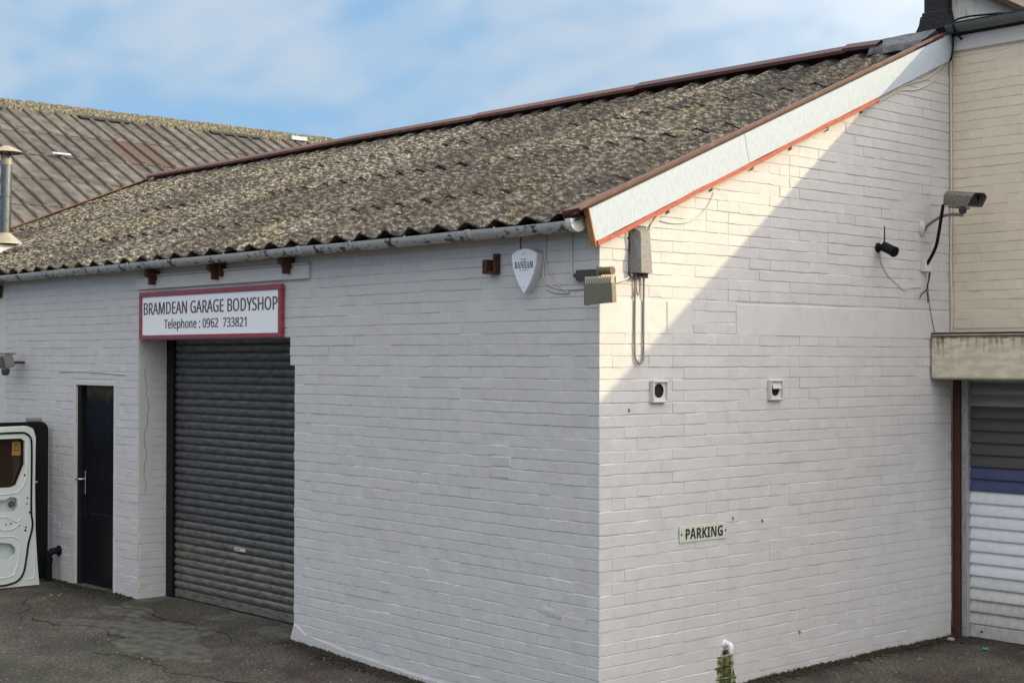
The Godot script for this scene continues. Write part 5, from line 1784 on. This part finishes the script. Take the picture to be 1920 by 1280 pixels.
func build_corner_things() -> void:
	# floodlight with finned body hung across the building corner
	var fl := thing("floodlight", "square olive finned floodlight hanging across the sunlit building corner", "floodlight", Vector3(0.185, 2.697, 0.0))
	part("body", Shape.new().prism(PackedVector2Array([Vector2(-0.128, -0.112), Vector2(0.112, -0.102), Vector2(0.104, 0.014), Vector2(-0.128, 0.014)]), 0.155, 0.19), mats["olive"], fl)
	for k in 11:
		var x := -0.126 + k * 0.0215
		part("fin", Shape.new().span(Vector3(x, 0.0145, 0.158), Vector3(x + 0.010, 0.058, 0.189), 0.001), mat("olive_light", lin(0.42, 0.40, 0.31), 0.5), fl)
	part("back_plate", Shape.new().span(Vector3(-0.126, 0.0142, 0.150), Vector3(0.100, 0.052, 0.157)), mats["black"], fl)
	part("rim", Shape.new().span(Vector3(-0.138, -0.114, 0.14), Vector3(-0.1282, 0.05, 0.186), 0.003), mats["dark_box"], fl)
	part("yoke", Shape.new().span(Vector3(-0.085, 0.03, 0.10), Vector3(-0.067, 0.125, 0.13), 0.003), mats["olive"], fl)
	part("yoke", Shape.new().tube([Vector3(-0.066, 0.095, 0.115), Vector3(0.04, 0.095, 0.115)], 0.024, 12), mats["tan_dark"], fl)
	part("yoke_arm", Shape.new().tube([Vector3(-0.16, 0.09, 0.045), Vector3(-0.06, 0.095, 0.12)], 0.012, 8), mats["olive"], fl)
	var bx := thing("corner_box", "dark wiring box wrapped round the corner above the olive floodlight", "wiring box", Vector3(0.0, 2.78, 0.0))
	part("box_front", Shape.new().span(Vector3(-0.165, -0.035, 0.006), Vector3(0.03, 0.032, 0.05), 0.004), mats["dark_box"], bx)
	part("box_side", Shape.new().span(Vector3(0.0301, -0.035, -0.09), Vector3(0.055, 0.032, 0.048), 0.004), mats["beige"], bx)
	part("gland", Shape.new().tube([Vector3(-0.19, 0.0, 0.028), Vector3(-0.165, 0.0, 0.028)], 0.014, 10), mats["dark_box"], bx)
	cable("side_cable", "pale twisted cable running from the corner floodlight to the junction box", [Vector3(0.03, 2.735, -0.05), Vector3(0.02, 2.73, -0.10), Vector3(0.018, 2.745, -0.17), Vector3(0.02, 2.76, -0.22), Vector3(0.025, 2.79, -0.27)], 0.006, "cable_cream")


# ------------------------------------------------------------------ yard details
func build_litter() -> void:
	var k := 0
	for a in [[-4.35, 0.62, 0.62, 0.34, 3, "pale cracked cement patch closest to the shutter threshold"], [-3.75, 0.95, 0.55, 0.30, 8, "pale lobed cement patch near the right end of the shutter"], [-4.95, 0.95, 0.42, 0.22, 14, "small pale cement patch left in front of the shutter"], [-5.4, 0.40, 0.34, 0.20, 25, "worn cement patch at the foot of the left shutter jamb"]]:
		var o := part("cement_patch", skim(blob(a[0], a[1], a[2], a[3], a[4]), 0.011), mats["concrete"])
		tag(o, a[5], "patch")
		o.set_meta("kind", "structure")
		k += 1
	for c in [[-5.6, 1.15, -4.2, 0.98, 6, "curved crack along the front of the pale cement patches"], [-6.6, 0.75, -5.5, 1.3, 7, "crack running across the tarmac left of the shutter"], [-3.9, 1.45, -2.3, 1.0, 8, "mossy crack running from the cement patches to the wall foot"], [-5.7, 0.30, -3.6, 0.42, 9, "crack in the cement just in front of the shutter"]]:
		var cp: Array = []
		var rg := FastNoiseLite.new()
		rg.seed = c[4]
		rg.frequency = 1.6
		rg.fractal_octaves = 3
		for i in 90:
			var t := i / 89.0
			var x := lerpf(c[0], c[2], t)
			var z := lerpf(c[1], c[3], t) + rg.get_noise_1d(t * 1.6) * 0.16
			cp.append(Vector3(x, ground_y(x, z) + (0.011 if c[4] == 9 or c[4] == 6 else 0.001), z))
		var co := part("tarmac_crack", Shape.new().tube(cp, 0.0038, 5), mats["crack"])
		tag(co, c[5], "crack")
		co.set_meta("kind", "structure")
	# pebbles and chips scattered over the yard
	var peb := Shape.new()
	peb.lathe([Vector2(0.0, -0.4), Vector2(0.8, -0.25), Vector2(1.0, 0.1), Vector2(0.6, 0.5), Vector2(0.0, 0.62)], Vector3.ZERO, Basis(), 6)
	scatter("pebbles", "small pale stones and chips scattered over the tarmac", "stones", peb.done(), mat("pebble", lin(0.24, 0.225, 0.20), 0.9), 3000, func() -> Array:
		var x := rng.randf_range(-9.0, 1.6)
		var z := rng.randf_range(0.1, 4.5) if x < 0.0 else rng.randf_range(-4.0, 0.6)
		return [x, z, rng.randf_range(0.003, 0.0075) * (2.0 if rng.randf() < 0.03 else 1.0)], 0.5)
	scatter("soil_crumbs", "dark soil crumbs lying along the foot of the walls", "soil", peb.done(), mat("crumb", lin(0.028, 0.022, 0.014), 0.95), 5200, func() -> Array:
		var t := rng.randf()
		var d := absf(rng.randfn(0.0, 0.07)) + 0.012
		var p := Vector2(rng.randf_range(-3.4, 0.1), d)
		if t > 0.45:
			p = Vector2(d, rng.randf_range(-4.0, -0.2))
		if t > 0.85:
			p = Vector2(rng.randf_range(-9.0, -5.95), d)
		return [p.x, p.y, rng.randf_range(0.005, 0.016)], 0.8)
	# low grass and moss tufts against the walls
	var bl := Shape.new()
	bl.st.set_smooth_group(-1)
	for i in 7:
		var a := TAU * i / 7.0
		var d := Vector3(cos(a), 0, sin(a))
		var s := d.cross(Vector3.UP) * 0.10
		bl.tri(d * 0.1 - s, d * 0.1 + s, d * (0.5 + 0.3 * sin(i * 2.0)) + Vector3.UP * (1.0 + 0.4 * cos(i * 3.0)), d)
	scatter("grass_tufts", "short mossy grass tufts along the foot of the white walls", "grass", bl.done(), mat("tuft", lin(0.045, 0.055, 0.016), 0.9), 900, func() -> Array:
		var d := absf(rng.randfn(0.0, 0.05)) + 0.006
		var p := Vector2(rng.randf_range(-3.3, 0.0), d)
		if rng.randf() > 0.4:
			p = Vector2(d, rng.randf_range(-4.0, -1.2))
		return [p.x, p.y, rng.randf_range(0.008, 0.026)], 0.3)
	var gl := part("litter", Shape.new().box(Vector3(0.53, 0.066, -3.62), Vector3(0.05, 0.016, 0.03), 0.005, Basis(Vector3.UP, 0.5)), mat("green_litter", lin(0.02, 0.30, 0.10), 0.35))
	tag(gl, "scrap of bright green litter on the tarmac before the white shutter", "litter")
	var st := part("stone", Shape.new().lathe([Vector2(0.0, -0.01), Vector2(0.028, -0.004), Vector2(0.034, 0.008), Vector2(0.018, 0.018), Vector2(0.0, 0.02)], Vector3(0.13, 0.057, -3.79), Basis(Vector3.UP, 0.3), 7), mat("pale_stone", lin(0.34, 0.31, 0.28), 0.9))
	tag(st, "pale flat stone near the foot of the red post", "stone")


func scatter(called: String, label: String, category: String, mesh: Mesh, m: Material, count: int, where: Callable, squash: float) -> void:
	var mm := MultiMesh.new()
	mm.transform_format = MultiMesh.TRANSFORM_3D
	mm.mesh = mesh
	mm.instance_count = count
	for i in count:
		var a: Array = where.call()
		var b := Basis.from_euler(Vector3(rng.randf_range(-squash, squash), rng.randf() * TAU, rng.randf_range(-squash, squash)))
		b = b.scaled_local(Vector3(a[2] * rng.randf_range(0.7, 1.4), a[2] * rng.randf_range(0.5, 1.0), a[2]))
		mm.set_instance_transform(i, Transform3D(b, Vector3(a[0], ground_y(a[0], a[1]) + a[2] * 0.1, a[1])))
	var o := MultiMeshInstance3D.new()
	o.multimesh = mm
	o.material_override = m
	o.name = called
	add_child(o)
	tag(o, label, category)
	o.set_meta("kind", "stuff")
